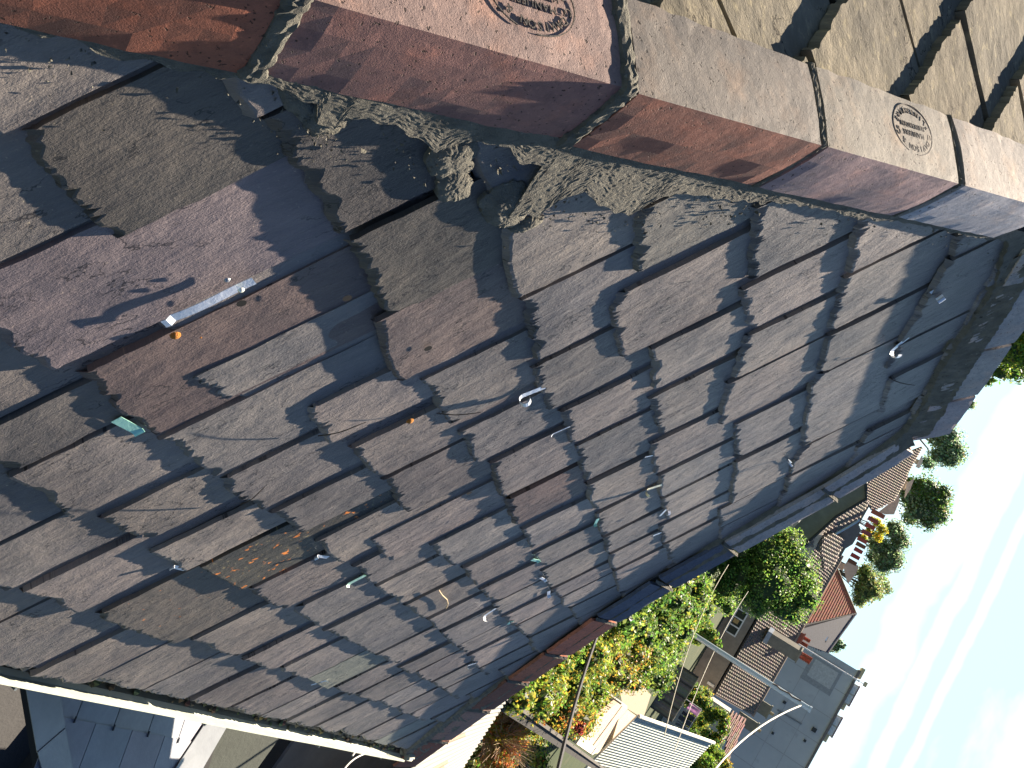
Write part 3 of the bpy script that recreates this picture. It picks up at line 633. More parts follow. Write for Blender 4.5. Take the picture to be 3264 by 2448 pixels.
band(hipP(vj[4]), .018, 1); band(hipP(vj[5]), .016, 2, prot=.008); band(hipP(vj[6]), .008, 3, prot=.004); band(hipP(vj[7]), .004, 4, prot=.002)
# far hip and ridge fillets
FB = [(5.50, -1.53), (4.86, -.91), (4.52, -.46), (4.21, -.07), (4.01, .26), (3.78, .52), (3.68, .78), (3.60, 1.04), (3.42, 1.27), (3.30, 1.36)]
FA = [(far_u(v + .03) - .07, v + .03) for u, v in FB]
strip(FA, FB, .045, .006, 260, 7, seed=11, rough=.005)
strip([(2.0, VR - .06), (3.40, VR - .06)], [(2.15, 1.36), (2.5, 1.35), (2.8, 1.33), (3.1, 1.35), (3.45, 1.33)], .045, .008, 160, 7, seed=12, rough=.005)
for v_ in fj[1:-1]:
    P = farP(v_); ax = (farP(v_ + .05) - farP(v_ - .05)).normalized(); wa = ax.cross(N).normalized(); wa = wa if wa.x < 0 else -wa
    m = MB(); V = []
    for j in range(14):
        f = j / 13; p = P + (N * .066).lerp(wa * .13 + N * .020, f); w = .008 + .008 * abs(noise.noise(Vector((j * .7, v_, 1))))
        for s_ in (-1, 0, 1): V.append(p + ax * w * s_ + N * ((.008 if s_ == 0 else -.004) + .002 * noise.noise(Vector((j, s_, v_)))))
    Fc = [(j * 3 + k, j * 3 + k + 1, j * 3 + k + 4, j * 3 + k + 3) for j in range(13) for k in range(2)]
    m.add(V, Fc); m.build('mortar', MORTAR, house)
# ---- metal repair clips poking out under the slate tails
def clip(s, ang, length, width, curl=.5, colr=(1, 1, 1), lab=None, back=.03):
    "strip that comes out from under a tail at s, runs in plane direction ang (deg, 0=+u, -90=downslope) and curls up and back"
    u0, v0 = uvs(s); a = R_(ang); d = X * math.cos(a) + S * math.sin(a); sd = d.cross(N).normalized(); V = []; K = 16;  th_ = .0012
    for k in range(K + 1):
        f = k / K
        if f < .35: p = RP(u0, v0, -.004) + d * (-back + (back + length * .45) * f / .35); nn = N; 
        else:
            q = (f - .35) / .65 * math.pi * curl * 1.6; R = length * .28
            p = RP(u0, v0, -.004) + d * (length * .45 + R * math.sin(q)) + N * (R * (1 - math.cos(q))); nn = (N * math.cos(q) - d * math.sin(q))
        for sg in (-1, 1):
            V.append(p + sd * sg * width / 2 + nn * (th_ + .002)); V.append(p + sd * sg * width / 2 + nn * .002)
    Fc = []
    for k in range(K):
        a0, b0 = 4 * k, 4 * k + 4
        Fc += [(a0, a0 + 2, b0 + 2, b0), (a0 + 1, b0 + 1, b0 + 3, a0 + 3), (a0, b0, b0 + 1, a0 + 1), (a0 + 2, a0 + 3, b0 + 3, b0 + 2)]
    m = MB(); m.add(V, Fc, colr); o = m.build('slate_clip', METAL, house)
    if lab: o['label'] = lab
    return o
WH = (1.1, 1.12, 1.15); GR = (.55, 1.0, .80)
clip('E1990,110', -95, .055, .016, .95, WH, 'white metal clip bent into a loop'); clip('K1590,740', 30, .05, .020, .8, WH); clip('K1340,1100', -40, .06, .018, .75, WH)
clip('D900,350', 5, .05, .020, .2, GR, 'green stained metal clip'); clip('D1250,1350', 190, .03, .014, .4, WH); clip('B490,170', 200, .03, .012, .5, WH)
clip('B745,335', -80, .05, .016, .25, (.8, 1.15, .85), 'pale green metal clip'); clip('B1690,560', -60, .06, .014, .6, WH); clip('B1830,630', 150, .03, .014, .4, GR)
clip('B1560,930', -120, .04, .012, .5, WH); clip('E2010,1300', 20, .03, .014, .3, GR); clip('E2060,1430', 10, .04, .012, .3, WH); clip('E2100,1530', -10, .05, .014, .3, WH)
clip('F1085,780', -110, .06, .016, .5, (1.3, 1.15, .8), 'cream metal clip'); clip('F1140,960', 150, .05, .010, .8, WH); clip('F1105,1110', -100, .04, .012, .4, WH); clip('F665,1030', -20, .03, .012, .4, GR)
clip('F1060,560', -120, .05, .005, .2, WH); clip('F425,380', -90, .05, .004, .2, WH); clip('G560,600', 200, .06, .006, .9, WH, 'metal wire clip twisted into a loop')
clip('B480,1060', 60, .05, .012, .3, WH)
# long nailed strip in the slit between the purple slates
pa, pb = uvs('H1145,925'), uvs('H1790,650'); V = []; K = 18; du, dv = pb[0] - pa[0], pb[1] - pa[1]; ln = math.hypot(du, dv); pu, pv = -dv / ln, du / ln
for k in range(K + 1):
    f = k / K; u, v = pa[0] + du * f, pa[1] + dv * f; h = .004 + .003 * math.sin(f * 5) + (.006 if f < .1 else 0)
    for sg in (-1, 1): V.append(RP(u + pu * sg * .0085, v + pv * sg * .0085, h)); V.append(RP(u + pu * sg * .0085, v + pv * sg * .0085, h - .0012))
Fc = []
for k in range(K):
    a0, b0 = 4 * k, 4 * k + 4; Fc += [(a0, b0, b0 + 2, a0 + 2), (a0 + 1, a0 + 3, b0 + 3, b0 + 1), (a0, a0 + 1, b0 + 1, b0), (a0 + 2, b0 + 2, b0 + 3, a0 + 3)]
m = MB(); m.add(V, Fc, (.95, 1.0, 1.05)); st_ = m.build('slate_strip', METAL, house); st_['label'] = 'long shiny metal strip nailed beside a purple slate'
def dome(c, nn, r_, col, name, mt, par):
    a = nn.orthogonal().normalized(); b = nn.cross(a); V = [c + nn * r_ * .6]; Fc = []
    for i, (rr, hh) in enumerate(((.5, .5), (.85, .25), (1, 0))):
        V += [c + (a * math.cos(k * .785) + b * math.sin(k * .785)) * r_ * rr + nn * r_ * hh for k in range(8)]
    for k in range(8):
        Fc.append((0, 1 + k, 1 + (k + 1) % 8)); 
        for i in range(2): Fc.append((1 + i * 8 + k, 9 + i * 8 + k, 9 + i * 8 + (k + 1) % 8, 1 + i * 8 + (k + 1) % 8))
    m = MB(); m.add(V, Fc, col); return m.build(name, mt, par, smooth=True)
u, v = uvs('H1692,690'); dome(RP(u, v, .008), N, .0055, (1.5, 1.4, 1.1), 'nail', METAL, st_)
u, v = uvs('H1600,640'); dome(RP(u, v, .002), N, .005, (.5, .5, .5), 'nail', METAL, house)
for s in ('H1700,800', 'I675,765', 'I1245,1120', 'E1535,815', 'E1650,992'):    # old nail holes
    u, v = uvs(s); m = MB(); n_ = 12; r0 = .0075
    V = [RP(u + math.cos(k * .5236) * r0, v + math.sin(k * .5236) * r0 * 1.1, .0035) for k in range(n_)]; m.add(V, [tuple(range(n_))]); m.build('nail_hole', DARK, house)
# ---- loose bits lying on the slates
TW = mat('twig_bark', (.045, .03, .02), .8, (.07, .05, .03), scale=60, tint=False); STRAW = mat('dry_straw', (.42, .33, .20), .8, (.5, .4, .26), scale=60, tint=False)
def twig(s0, s1, h1, r0, label, mt=TW, name='twig', mid=None):
    u, v = uvs(s0); a = RP(u, v, .003)
    p = hit(*px(s1), RP(0, 0, h1), N)
    pts = [a.lerp(p, t) + N * .004 * math.sin(3.1 * t) + X * .003 * math.sin(5 * t) for t in (0, .2, .4, .6, .8, 1)]
    m = MB(); m.tube(pts, [r0, r0 * .95, r0 * .85, r0 * .8, r0 * .7, r0 * .5], 6); o = m.build(name, mt); tag(o, label, 'twig', 'thin twigs stuck between the slates'); return o
twig('E470,410', 'E815,325', .035, .0013, 'thin dark twig lying slanted across a jagged slate, left of its level neighbour')
twig('E1305,250', 'E1622,257', .030, .0013, 'thin dark straight twig beside the white looped metal clip')
twig('D1695,892', 'D1872,780', .050, .0013, 'short dark twig sticking up from a slate edge above the slate with orange lichen')
twig('K1270,1340', 'K1440,1392', .01, .0018, 'short dark wire-like twig on the slates near the ridge tiles')
pts = [RP(*uvs(s), .006) for s in ('B1320,392', 'B1345,430', 'B1378,460', 'B1385,490', 'B1372,522')]
m = MB(); m.tube(pts, .0022, 6); tag(m.build('dry_stalk', STRAW), 'pale crooked dry stalk lying on a slate in the lower middle of the roof', 'stalk')
m = MB()
for s, q in (('H1235,1033', .009), ('E1120,310', .009), ('H1415,1050', .002)):
    u, v = uvs(s)
    dome(RP(u, v, .001), N, q, (1, 1, 1), 'lichen_spot', mat('orange_lichen', (.75, .24, .04), .9, (.6, .3, .05), scale=200, tint=False, bump=1, bscale=400), house)
# ================================================================== surroundings
def nrm(az, pitch):
    "normal of a roof plane whose low edge faces the camera side (azimuth az, degrees) with the given pitch"
    a, p = R_(az), R_(pitch); return Vector((-math.cos(a) * math.sin(p), -math.sin(a) * math.sin(p), math.cos(p)))
# ground
gm = MB(); gm.add([(-60, -80, 0), (420, -80, 0), (420, 320, 0), (-60, 320, 0)], [(0, 1, 2, 3)])
g_ = gm.build('ground', mat('grassy_ground', (.022, .04, .010), .95, (.045, .06, .018), scale=.6, detail=8, spots=[(.25, .6, 5, (.16, .13, .08))], tint=False, bump=.5, bscale=6), origin=Vector((0, 0, 0))); g_['kind'] = 'structure'
def flat(name, pts, m, z=.004, col=(1, 1, 1)):
    b = MB(); b.add([Vector((p.x, p.y, z)) for p in pts], [tuple(range(len(pts)))], col)
    if (b.v[1] - b.v[0]).cross(b.v[2] - b.v[1]).z < 0: b.f = [f[::-1] for f in b.f]
    o = b.build(name, m); o['kind'] = 'structure'; return o
G0 = Vector((0, 0, 0)); ZN = Vector((0, 0, 1))
flat('path', [hit(*q, G0, ZN) for q in ((1975, 2200), (2050, 2185), (2075, 2215), (2050, 2290), (1985, 2250))], mat('gravel', (.30, .24, .17), .95, (.38, .31, .22), scale=4, tint=False), .004)
flat('yard', [Vector((9.5, -9, 0)), Vector((30, -9, 0)), Vector((30, -1.2, 0)), Vector((9.5, -.9, 0))], mat('paving', (.26, .25, .22), .9, (.34, .33, .29), scale=3, tint=False), .004)
# ---- foliage
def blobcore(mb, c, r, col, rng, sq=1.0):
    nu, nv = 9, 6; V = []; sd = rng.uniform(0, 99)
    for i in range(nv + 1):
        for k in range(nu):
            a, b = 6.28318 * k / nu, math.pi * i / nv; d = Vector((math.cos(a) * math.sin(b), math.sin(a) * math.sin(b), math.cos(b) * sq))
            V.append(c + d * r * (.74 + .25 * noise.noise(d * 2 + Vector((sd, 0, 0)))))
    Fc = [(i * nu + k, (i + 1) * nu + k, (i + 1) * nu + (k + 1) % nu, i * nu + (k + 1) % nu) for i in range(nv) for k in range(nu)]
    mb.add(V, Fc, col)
def leaves(mb, blobs, n, size, cols, rng, core=None, sq=1.0, shell=(.62, 1.2), droop=0.):
    tot = sum(r * r for _, r in blobs)
    for c, r in blobs:
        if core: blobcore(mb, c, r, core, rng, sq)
        k = int(n * r * r / tot); base = rng.choice(cols) if rng.random() < .5 else None; sd = Vector((rng.uniform(0, 50),) * 3)
        for _ in range(k):
            d = Vector((rng.gauss(0, 1), rng.gauss(0, 1), rng.gauss(0, 1))).normalized()
            nn = noise.noise(d * 2.2 + sd)
            if nn < -.28 and rng.random() < .8: continue
            p = c + Vector((d.x, d.y, d.z * sq)) * r * (rng.uniform(*shell) + nn * .28)
            p.z -= droop * rng.random() ** 2 * r
            q = (d + Vector((rng.gauss(0, .6), rng.gauss(0, .6), rng.gauss(0, .6)))).normalized()
            a = q.orthogonal().normalized(); a.rotate(Matrix.Rotation(rng.uniform(0, 6.28), 3, q)); b = q.cross(a); s_ = size * rng.uniform(.5, 1.3)
            col = jit(base if base and rng.random() < .6 else rng.choice(cols), rng, .25)
            mb.add([p - a * s_ * .5, p + b * s_ * .32 + q * s_ * .06, p + a * s_ * .55, p - b * s_ * .32 + q * s_ * .06], [(0, 1, 2, 3)], col)
GREENS = [(.07, .13, .025), (.09, .16, .03), (.05, .105, .025), (.12, .18, .035), (.065, .125, .035)]
LIME = [(.16, .23, .035), (.12, .20, .035), (.20, .25, .04), (.08, .15, .03), (.24, .24, .045)]
AUTUMN = [(.24, .20, .03), (.30, .22, .03), (.17, .18, .03), (.34, .15, .03), (.12, .16, .03), (.22, .19, .04)]
DEEP = [(.20, .27, .18), (.20, .27, .16), (.22, .31, .17), (.17, .25, .17)]
def tree(name, blobs, n, size, cols, label, cat='tree', group=None, trunk=True, seed=1, core=(.02, .035, .012), sq=1.0, tr=.2, droop=0.):
    r = random.Random(seed); c = sum((b[0] for b in blobs), Vector((0, 0, 0))) / len(blobs)
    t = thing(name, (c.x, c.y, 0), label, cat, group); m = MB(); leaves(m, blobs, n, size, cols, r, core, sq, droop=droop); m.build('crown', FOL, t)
    if trunk:
        m = MB(); zt = max(.5, min(b[0].z - b[1] for b in blobs)); base = Vector((c.x, c.y, -.2))
        m.tube([base, base.lerp(Vector((c.x, c.y, zt)), .6), Vector((c.x + .1, c.y, zt + .6 * (c.z - zt)))], [tr, tr * .75, tr * .5], 8)
        for b, rr in blobs[:6]: m.tube([Vector((c.x, c.y, zt * .7 + .3)), Vector(((c.x + b.x) / 2, (c.y + b.y) / 2, (zt + b.z) / 2)), b], [tr * .5, tr * .3, tr * .12], 6)
        m.build('trunk', BARK, t)
    return t
def pxblobs(lst, d, k=1.0): return [(at(x, y, d + dd), r * (d + dd) / 2716 * k) for x, y, r, dd in lst]
bt = pxblobs([(2505, 1735, 52, 0), (2440, 1770, 62, -1), (2370, 1815, 66, -1), (2530, 1810, 62, 0), (2450, 1850, 80, -2), (2575, 1862, 38, 1), (2565, 1905, 44, 0), (2400, 1905, 46, -1), (2500, 1930, 56, 0), (2325, 1860, 52, 0), (2480, 1690, 34, 1), (2420, 1935, 34, 0), (2530, 1965, 22, 0), (2320, 1940, 22, 0), (2345, 1790, 70, 1), (2300, 1900, 45, 2)], 68)
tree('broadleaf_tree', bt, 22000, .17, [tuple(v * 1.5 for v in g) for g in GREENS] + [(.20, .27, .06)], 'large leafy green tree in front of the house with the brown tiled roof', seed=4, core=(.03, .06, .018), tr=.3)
# ivy covered bank, running away from the far corner of the slate roof
def inpoly(x, y, P):
    c = False
    for i in range(len(P)):
        (a, b), (d, e) = P[i - 1], P[i]
        if (b > y) != (e > y) and x < (d - a) * (y - b) / (e - b) + a: c = not c
    return c
r = random.Random(11)
def zhit(x, y, z, dmax):
    q = ray(x, y)
    if q.z < -1e-4:
        d = (CZ - z) / (-q.z) * math.hypot(q.x, q.y)
    else: d = dmax
    return at(x, y, min(d, dmax)), min(d, dmax)
def bank(poly, z, dmax, n, rp, seed):
    r = random.Random(seed); out = []; xs = [p[0] for p in poly]; ys = [p[1] for p in poly]; tries = 0
    while len(out) < n and tries < 6000:
        tries += 1; x, y = r.uniform(min(xs), max(xs)), r.uniform(min(ys), max(ys))
        if not inpoly(x, y, poly): continue
        if any(math.hypot(x - a, y - b) < rp * .72 for a, b in out): continue
        out.append((x, y))
    res = []
    for x, y in out:
        p, d = zhit(x, y, z, dmax); rr = rp * r.uniform(.8, 1.25) * d / 2716 * 1.15; res.append((p - Vector((0, 0, rr * .4)), rr, x, y))
    return res
ivy_poly = [(1600, 2225), (1700, 2190), (1800, 2110), (1930, 2020), (2060, 1930), (2150, 1860), (2230, 1815), (2250, 1870), (2262, 1930), (2250, 1985), (2180, 1975), (2160, 2010), (2165, 2060), (2140, 2110), (2085, 2165), (2030, 2165), (1985, 2185), (1950, 2225), (1880, 2280), (1845, 2330), (1800, 2325), (1740, 2280), (1640, 2215)]
bb_ = bank(ivy_poly, 3.0, 46, 150, 31, 3); rj_ = random.Random(12); bb_ = [(a + Vector((0, 0, rj_.uniform(-.30, .25))), b * rj_.uniform(1.0, 1.3), c, d) for a, b, c, d in bb_]
g1 = [b for b in bb_ if b[1] is not None and b[2] > 2040 or (b[3] < 2050 and b[2] > 1980)]
g2 = [b for b in bb_ if b not in g1]
t = thing('ivy_thicket', (g1[0][0].x, g1[0][0].y, 0), 'big rounded green ivy thicket below the leafy tree', 'ivy'); m = MB(); leaves(m, [(b[0], b[1]) for b in g1], 30000, .145, LIME + GREENS, random.Random(5), (.02, .04, .01)); m.build('foliage', FOL, t)
ex_ = pxblobs([(2245, 2005, 26, 0), (2268, 2030, 20, 0), (2285, 2052, 14, 0), (2225, 2030, 22, 0)], 46); m = MB(); leaves(m, ex_, 1500, .18, LIME, random.Random(8), (.02, .04, .01)); m.build('shoot', FOL, t)
t = thing('creeper_bank', (g2[0][0].x, g2[0][0].y, 0), 'yellowing and orange creeper covering the bank behind the rusty corner tiles', 'creeper'); m = MB()
ga = [b for b in g2 if b[2] + b[3] * .6 < 3210 and b[3] < 2230]; gb = [b for b in g2 if b not in ga]
leaves(m, [(b[0], b[1]) for b in ga], 26000, .095, LIME + AUTUMN[:3] + GREENS[:2], random.Random(6), (.03, .05, .012)); leaves(m, [(b[0], b[1]) for b in gb], 16000, .085, AUTUMN + LIME[:3], random.Random(7), (.05, .06, .012)); m.build('foliage', FOL, t)
# bodies that carry the leaves down to the ground
m = MB()
for b in bb_[::2]: m.tube([Vector((b[0].x, b[0].y, -.1)), Vector((b[0].x, b[0].y, b[0].z))], [b[1] * .7, b[1] * .7], 7)
tag(m.build('stems', BARK, t), None, None, kind='stuff')
# bush of wiry brown stems
def wiry(name, px_, d, rad, n, label, cols, zb=.3):
    c = at(*px_, d); t = thing(name, (c.x, c.y, 0), label, 'bush'); m = MB(); r = random.Random(3)
    for k in range(n):
        a = r.uniform(0, 6.28); el = r.uniform(.2, 1.5); L = rad * r.uniform(.7, 1.2); base = Vector((c.x, c.y, c.z - rad * .9))
        tip = base + Vector((math.cos(a) * math.cos(el), math.sin(a) * math.cos(el), math.sin(el))) * L * 1.8
        mid = base.lerp(tip, .55) + Vector((0, 0, L * .35)); m.tube([base, mid, tip], [.007, .005, .003], 4, jit(r.choice([(.30, .20, .12), (.22, .15, .10), (.34, .26, .14)]), r), cap=False)
    m.tube([Vector((c.x, c.y, -.1)), Vector((c.x, c.y, c.z - rad * .8))], .12, 6, (.1, .08, .06)); m.build('stems', PLAIN, t)
    m = MB(); bl = [(c + Vector((r.uniform(-1, 1), r.uniform(-1, 1), r.uniform(-.8, .5))) * rad * .75, rad * r.uniform(.3, .5)) for _ in range(14)]
    leaves(m, bl, 13000, .07, cols, r, None, shell=(.3, 1.1)); m.build('foliage', FOL, t); return t
wiry('wiry_bush', (1605, 2370), 20, .62, 420, 'wiry bush of brown stems and orange leaves beside the long grey wall', AUTUMN + [(.36, .12, .04), (.20, .15, .07)])
lo = bank([(1490, 2448), (1560, 2400), (1620, 2260), (1660, 2260), (1700, 2330), (1760, 2390), (1740, 2460), (1490, 2500)], 1.9, 30, 40, 26, 9)
t = thing('low_creeper', (lo[0][0].x, lo[0][0].y, 0), 'low green and orange creeper between the white corrugated roof and the grey wall', 'creeper'); m = MB(); leaves(m, [(b[0], b[1]) for b in lo], 9000, .10, AUTUMN + LIME, random.Random(9), (.04, .05, .012)); m.build('foliage', FOL, t)
# hedge and shrubs by the washing line
hd_ = [(2200, 2230, 22, 0), (2225, 2232, 22, 0), (2252, 2250, 22, 0), (2262, 2285, 20, 0), (2240, 2300, 18, 2), (2250, 2340, 20, 0), (2245, 2385, 22, -2), (2222, 2415, 22, -4), (2200, 2440, 24, -6), (2290, 2275, 18, 0), (2308, 2290, 18, 0), (2305, 2325, 18, 0), (2285, 2355, 20, 0), (2272, 2400, 24, -2), (2290, 2425, 26, -4), (2255, 2440, 28, -6), (2310, 2440, 20, -4), (2200, 2350, 36, 3), (2215, 2300, 30, 4), (2190, 2400, 34, 1), (2215, 2205, 24, 4), (2245, 2215, 22, 5)]
t_ = tree('hedge', pxblobs(hd_, 88), 15000, .22, LIME + GREENS + AUTUMN[:2], 'sunlit yellow-green hedge behind the washing line', 'hedge', trunk=False, seed=21, core=(.02, .045, .01))
# far trees
far_t = [('broadleaf_tree', [(3215, 1110, 55, 0), (3250, 1050, 45, 0), (3235, 1180, 35, 3), (3190, 1190, 22, 0), (3150, 1215, 16, 0), (3290, 1120, 60, 0)], 60, LIME + GREENS, 'sunlit yellow-green tree behind the ridge tiles at the top right edge', .22, 5000),
 ('broadleaf_tree', [(3020, 1400, 42, 0), (3045, 1440, 32, 0), (2995, 1450, 30, 0), (3030, 1465, 26, 0), (2990, 1390, 24, 0), (2960, 1475, 22, 4), (3095, 1290, 14, 0)], 130, DEEP, 'dark green tree above the far corner of the ridge, leftmost tree on the skyline'if 0 else 'dark green rounded tree just beyond the top end of the far hip tiles', .35, 4500),
 ('broadleaf_tree', [(2950, 1560, 42, 0), (2985, 1600, 40, 0), (2930, 1620, 44, 0), (2990, 1640, 34, 0), (2900, 1580, 34, 0), (2960, 1660, 30, 0), (2905, 1650, 26, 3), (3010, 1570, 24, 0), (2900, 1540, 22, 0)], 140, DEEP + GREENS[:3] + [(.12, .15, .06)], 'largest tree on the skyline, above the white gables and the small red chimney', .36, 7500),
 ('broadleaf_tree', [(2850, 1690, 32, 0), (2870, 1725, 30, 0), (2835, 1760, 36, 0), (2800, 1740, 30, 0), (2850, 1790, 28, 0), (2815, 1800, 28, 0), (2785, 1710, 24, 4), (2790, 1775, 26, 4)], 145, DEEP + [(.07, .10, .04)], 'dark tree on the skyline behind the row of chimney pots', .34, 6500),
 ('broadleaf_tree', [(2765, 1850, 34, 0), (2750, 1890, 30, 0), (2785, 1880, 26, 0), (2738, 1915, 18, 0), (2760, 1820, 22, 0)], 150, [(.22, .26, .10), (.27, .29, .11), (.14, .19, .08)], 'olive-yellow tree beside the top of the red tiled roof', .36, 4500),
 ('broadleaf_tree', [(2815, 1855, 17, 0), (2825, 1880, 15, 0), (2800, 1900, 12, 0), (2808, 1830, 11, 0)], 155, [(.24, .28, .12), (.16, .21, .10)], 'small airy tree against the sky beyond the olive-yellow one', .34, 1300),
 ('conifer_tree', [(2672, 2050, 15, 0), (2685, 2062, 9, 0), (2664, 2066, 13, 0), (2693, 2056, 5, 0), (2650, 2065, 14, 3)], 150, DEEP, 'tip of a dark conifer over the slate roof ridge', .3, 900)]
for i, (nm, bl, d, cols, lab, sz, n) in enumerate(far_t):
    tree(nm, pxblobs(bl, d), n, sz, cols, lab, group='trees on the skyline', seed=30 + i, core=None if i == 5 else (.06, .09, .05), tr=.3)
r = random.Random(77); m = MB(); bl = []
for k in range(90):
    a = -4 + 40 * k / 90; d = 260 + r.uniform(-20, 30); p = polar(a, 0, d); p.z = r.uniform(.5, 3.2); bl.append((p, r.uniform(3, 5)))
leaves(m, bl, 9000, .9, DEEP, r, (.02, .035, .015)); tag(m.build('distant_woodland', FOL), 'dark line of distant trees low behind the roofs', 'woodland', kind='stuff')
# ---- tile-clad roof plane
def tiled(P, U, Vv, nu, nv, h=.045, prof='roll', clipf=None, col=(.2, .17, .14), seed=0, th=.05):
    """tiles on the parallelogram P, U (along eaves), Vv (up slope)"""
    m = MB(); nn = U.cross(Vv).normalized(); nn = nn if nn.z > 0 else -nn; r = random.Random(seed); K = 4 if prof == 'roll' else 2
    for j in range(nv):
        for i in range(nu):
            c = jit(col, r, .10); V = []
            for (fv, lift) in ((0, th), (1.0, 0)):
                for k in range(K + 1):
                    f = k / K; hh = (h * math.sin(math.pi * min(1, f / .62)) if f < .62 else -h * .15) if prof == 'roll' else 0
                    V.append(P + U * ((i + f) / nu) + Vv * ((j + fv) / nv) + nn * (hh + lift))
            if clipf and not clipf(P + U * ((i + .5) / nu) + Vv * ((j + .5) / nv)): continue
            Fc = [(k, k + 1, K + 2 + k, K + 1 + k) for k in range(K)]
            o = len(V); V += [v - nn * th for v in V[:K + 1]]; Fc += [(k + 1, k, o + k, o + k + 1) for k in range(K)]
            if U.cross(Vv).z < 0: Fc = [f[::-1] for f in Fc]
            m.add(V, Fc, c)
    return m
# ---- single-storey house with brown interlocking tiles
AZH = 9.3; DH = 105; aH = R_(AZH); T = Vector((-math.sin(aH), math.cos(aH), 0)); OUT = Vector((math.cos(aH), math.sin(aH), 0))
P0 = polar(AZH, 0, DH); P0.z = 0; nF = -OUT; eave_z = CZ - DH * math.tan(R_(2.0))
hs_ = thing('rendered_house', P0, 'low rendered house with brown interlocking roof tiles and a white three-pane window', 'house')
def onF(x, y, off=0.): return hit(x, y, P0 + nF * off, nF)
wr = onF(2208, 2175); Rr = (wr - P0).dot(T); Ll = 14.0
m = MB(); m.box(P0 + T * Rr, T * (Ll - Rr), OUT * 9, Vector((0, 0, eave_z + .1)), (.30, .265, .22)); m.build('wall', RENDER, hs_)
nR = nrm(AZH, 33); PE = P0 + nF * .35; PE = Vector((PE.x, PE.y, eave_z)); er = hit(2280, 2212, PE, nR); rr_ = hit(2389, 2301, PE, nR)
upS = (OUT * math.cos(R_(33)) + Vector((0, 0, math.sin(R_(33))))); sl = (rr_ - er).dot(upS); ul = Ll + 1.5 - (er - P0).dot(T)
def clip_h(p):
    a = (p - er).dot(T); b = (p - er).dot(upS); return a >= -.6 - 0 * b and (a > (b / sl) * (rr_ - er).dot(T) if (rr_ - er).dot(T) > 0 else True)
m = tiled(er, T * ul, upS * sl, int(ul / .36), int(sl / .38), h=.06, col=(.21, .175, .14), th=.06, seed=2); rf = m.build('roof', PLAIN, hs_)
b = MB(); top = er + upS * sl
b.tube([top - T * .2, top + T * ul], .16, 8, (.30, .24, .18)); b.build('ridge', PLAIN, rf)
b = MB(); b.box(er - T * .12 - Vector((0, 0, .25)), T * .12, upS * sl, Vector((0, 0, .33)), (.32, .26, .2)); b.build('barge_board', PLAIN, rf)
b = MB(); b.tube([er + nF * .08 - Vector((0, 0, .1)), er + nF * .08 + T * ul - Vector((0, 0, .1))], .07, 8, (.05, .045, .04)); b.build('gutter', PLAIN, hs_)
b = MB(); back = top + OUT * (sl * .84); b.prism([er + T * 0 - Vector((0, 0, .1)), top - Vector((0, 0, .1)), Vector((back.x, back.y, er.z - .1))], T * ul, (.2, .17, .14)); b.build('loft', PLAIN, hs_)
# white-framed window
cs = [onF(x, y, .03) for x, y in ((2353, 1936), (2386, 1956), (2344, 2032), (2308, 2010))]
zb, zt = (cs[0].z + cs[3].z) / 2, (cs[1].z + cs[2].z) / 2; tl, trr = (cs[0] - P0).dot(T), (cs[3] - P0).dot(T)
wn = MB(); o_ = P0 + nF * .02; W_ = (.85, .86, .84); fw = .16
def fp(t, z): return o_ + T * t + Vector((0, 0, z))
wn.box(fp(trr, zb), T * (tl - trr), nF * .12, Vector((0, 0, fw)), W_); wn.box(fp(trr, zt - fw), T * (tl - trr), nF * .12, Vector((0, 0, fw)), W_)
for k in range(4):
    x0 = trr + (tl - trr - fw) * k / 3; wn.box(fp(x0, zb + fw), T * fw, nF * .12, Vector((0, 0, zt - zb - 2 * fw)), W_)
wo = wn.build('window', PLAIN, hs_)
for k in range(3):
    x0 = trr + (tl - trr - fw) * k / 3 + fw; b = MB(); b.box(fp(x0, zb + fw), T * ((tl - trr - fw) / 3 - fw), nF * .03, Vector((0, 0, zt - zb - 2 * fw))); b.build('pane', GLASS, wo)
    if k == 1: b = MB(); b.box(fp(x0 + .25, zb + fw + .1), T * .5, nF * .05, Vector((0, 0, .62)), (.55, .38, .16)); b.build('paper_sheet', PLAIN, wo)
b = MB(); b.box(fp(trr - .1, zb - .1), T * (tl - trr + .2), nF * .22, Vector((0, 0, .1)), (.6, .6, .58)); b.build('sill', PLAIN, wo)
b = MB(); q = onF(2222, 2158, .1); b.box(Vector((q.x, q.y, 1.9)), T * .3, nF * .1, Vector((0, 0, eave_z - 2.0)), (.8, .78, .72)); b.build('white_post', PLAIN, hs_)
b = MB(); q = onF(2428, 1885, .1); b.box(q, T * -1.2, nF * .15, Vector((0, 0, .6)), (.85, .87, .85)); b.build('vent_box', PLAIN, hs_)
# chimney of that house, with louvred pots
def stack(px_, d, w, dep, z0, z1, col, nm='chimney', cap=True, flash=True, par=None, rot=0.):
    c = at(*px_, d); t = Vector((T.x * math.cos(rot) - T.y * math.sin(rot), T.x * math.sin(rot) + T.y * math.cos(rot), 0)); o = Vector((t.y, -t.x, 0)); p = Vector((c.x, c.y, z0)) - t * w / 2 - o * dep / 2; m = MB()
    m.box(p, t * w, o * dep, Vector((0, 0, z1 - z0)), col)
    if cap: m.box(p - t * .1 - o * .1 + Vector((0, 0, z1 - z0)), t * (w + .2), o * (dep + .2), Vector((0, 0, .16)), tuple(x * 1.35 for x in col))
    ob = m.build(nm, RENDER, par)
    if flash: b = MB(); b.box(p - t * .06 - o * .06, t * (w + .12), o * (dep + .12), Vector((0, 0, .5)), (.30, .36, .44)); b.build('flashing', PLAIN, ob)
    return ob, p, t, o
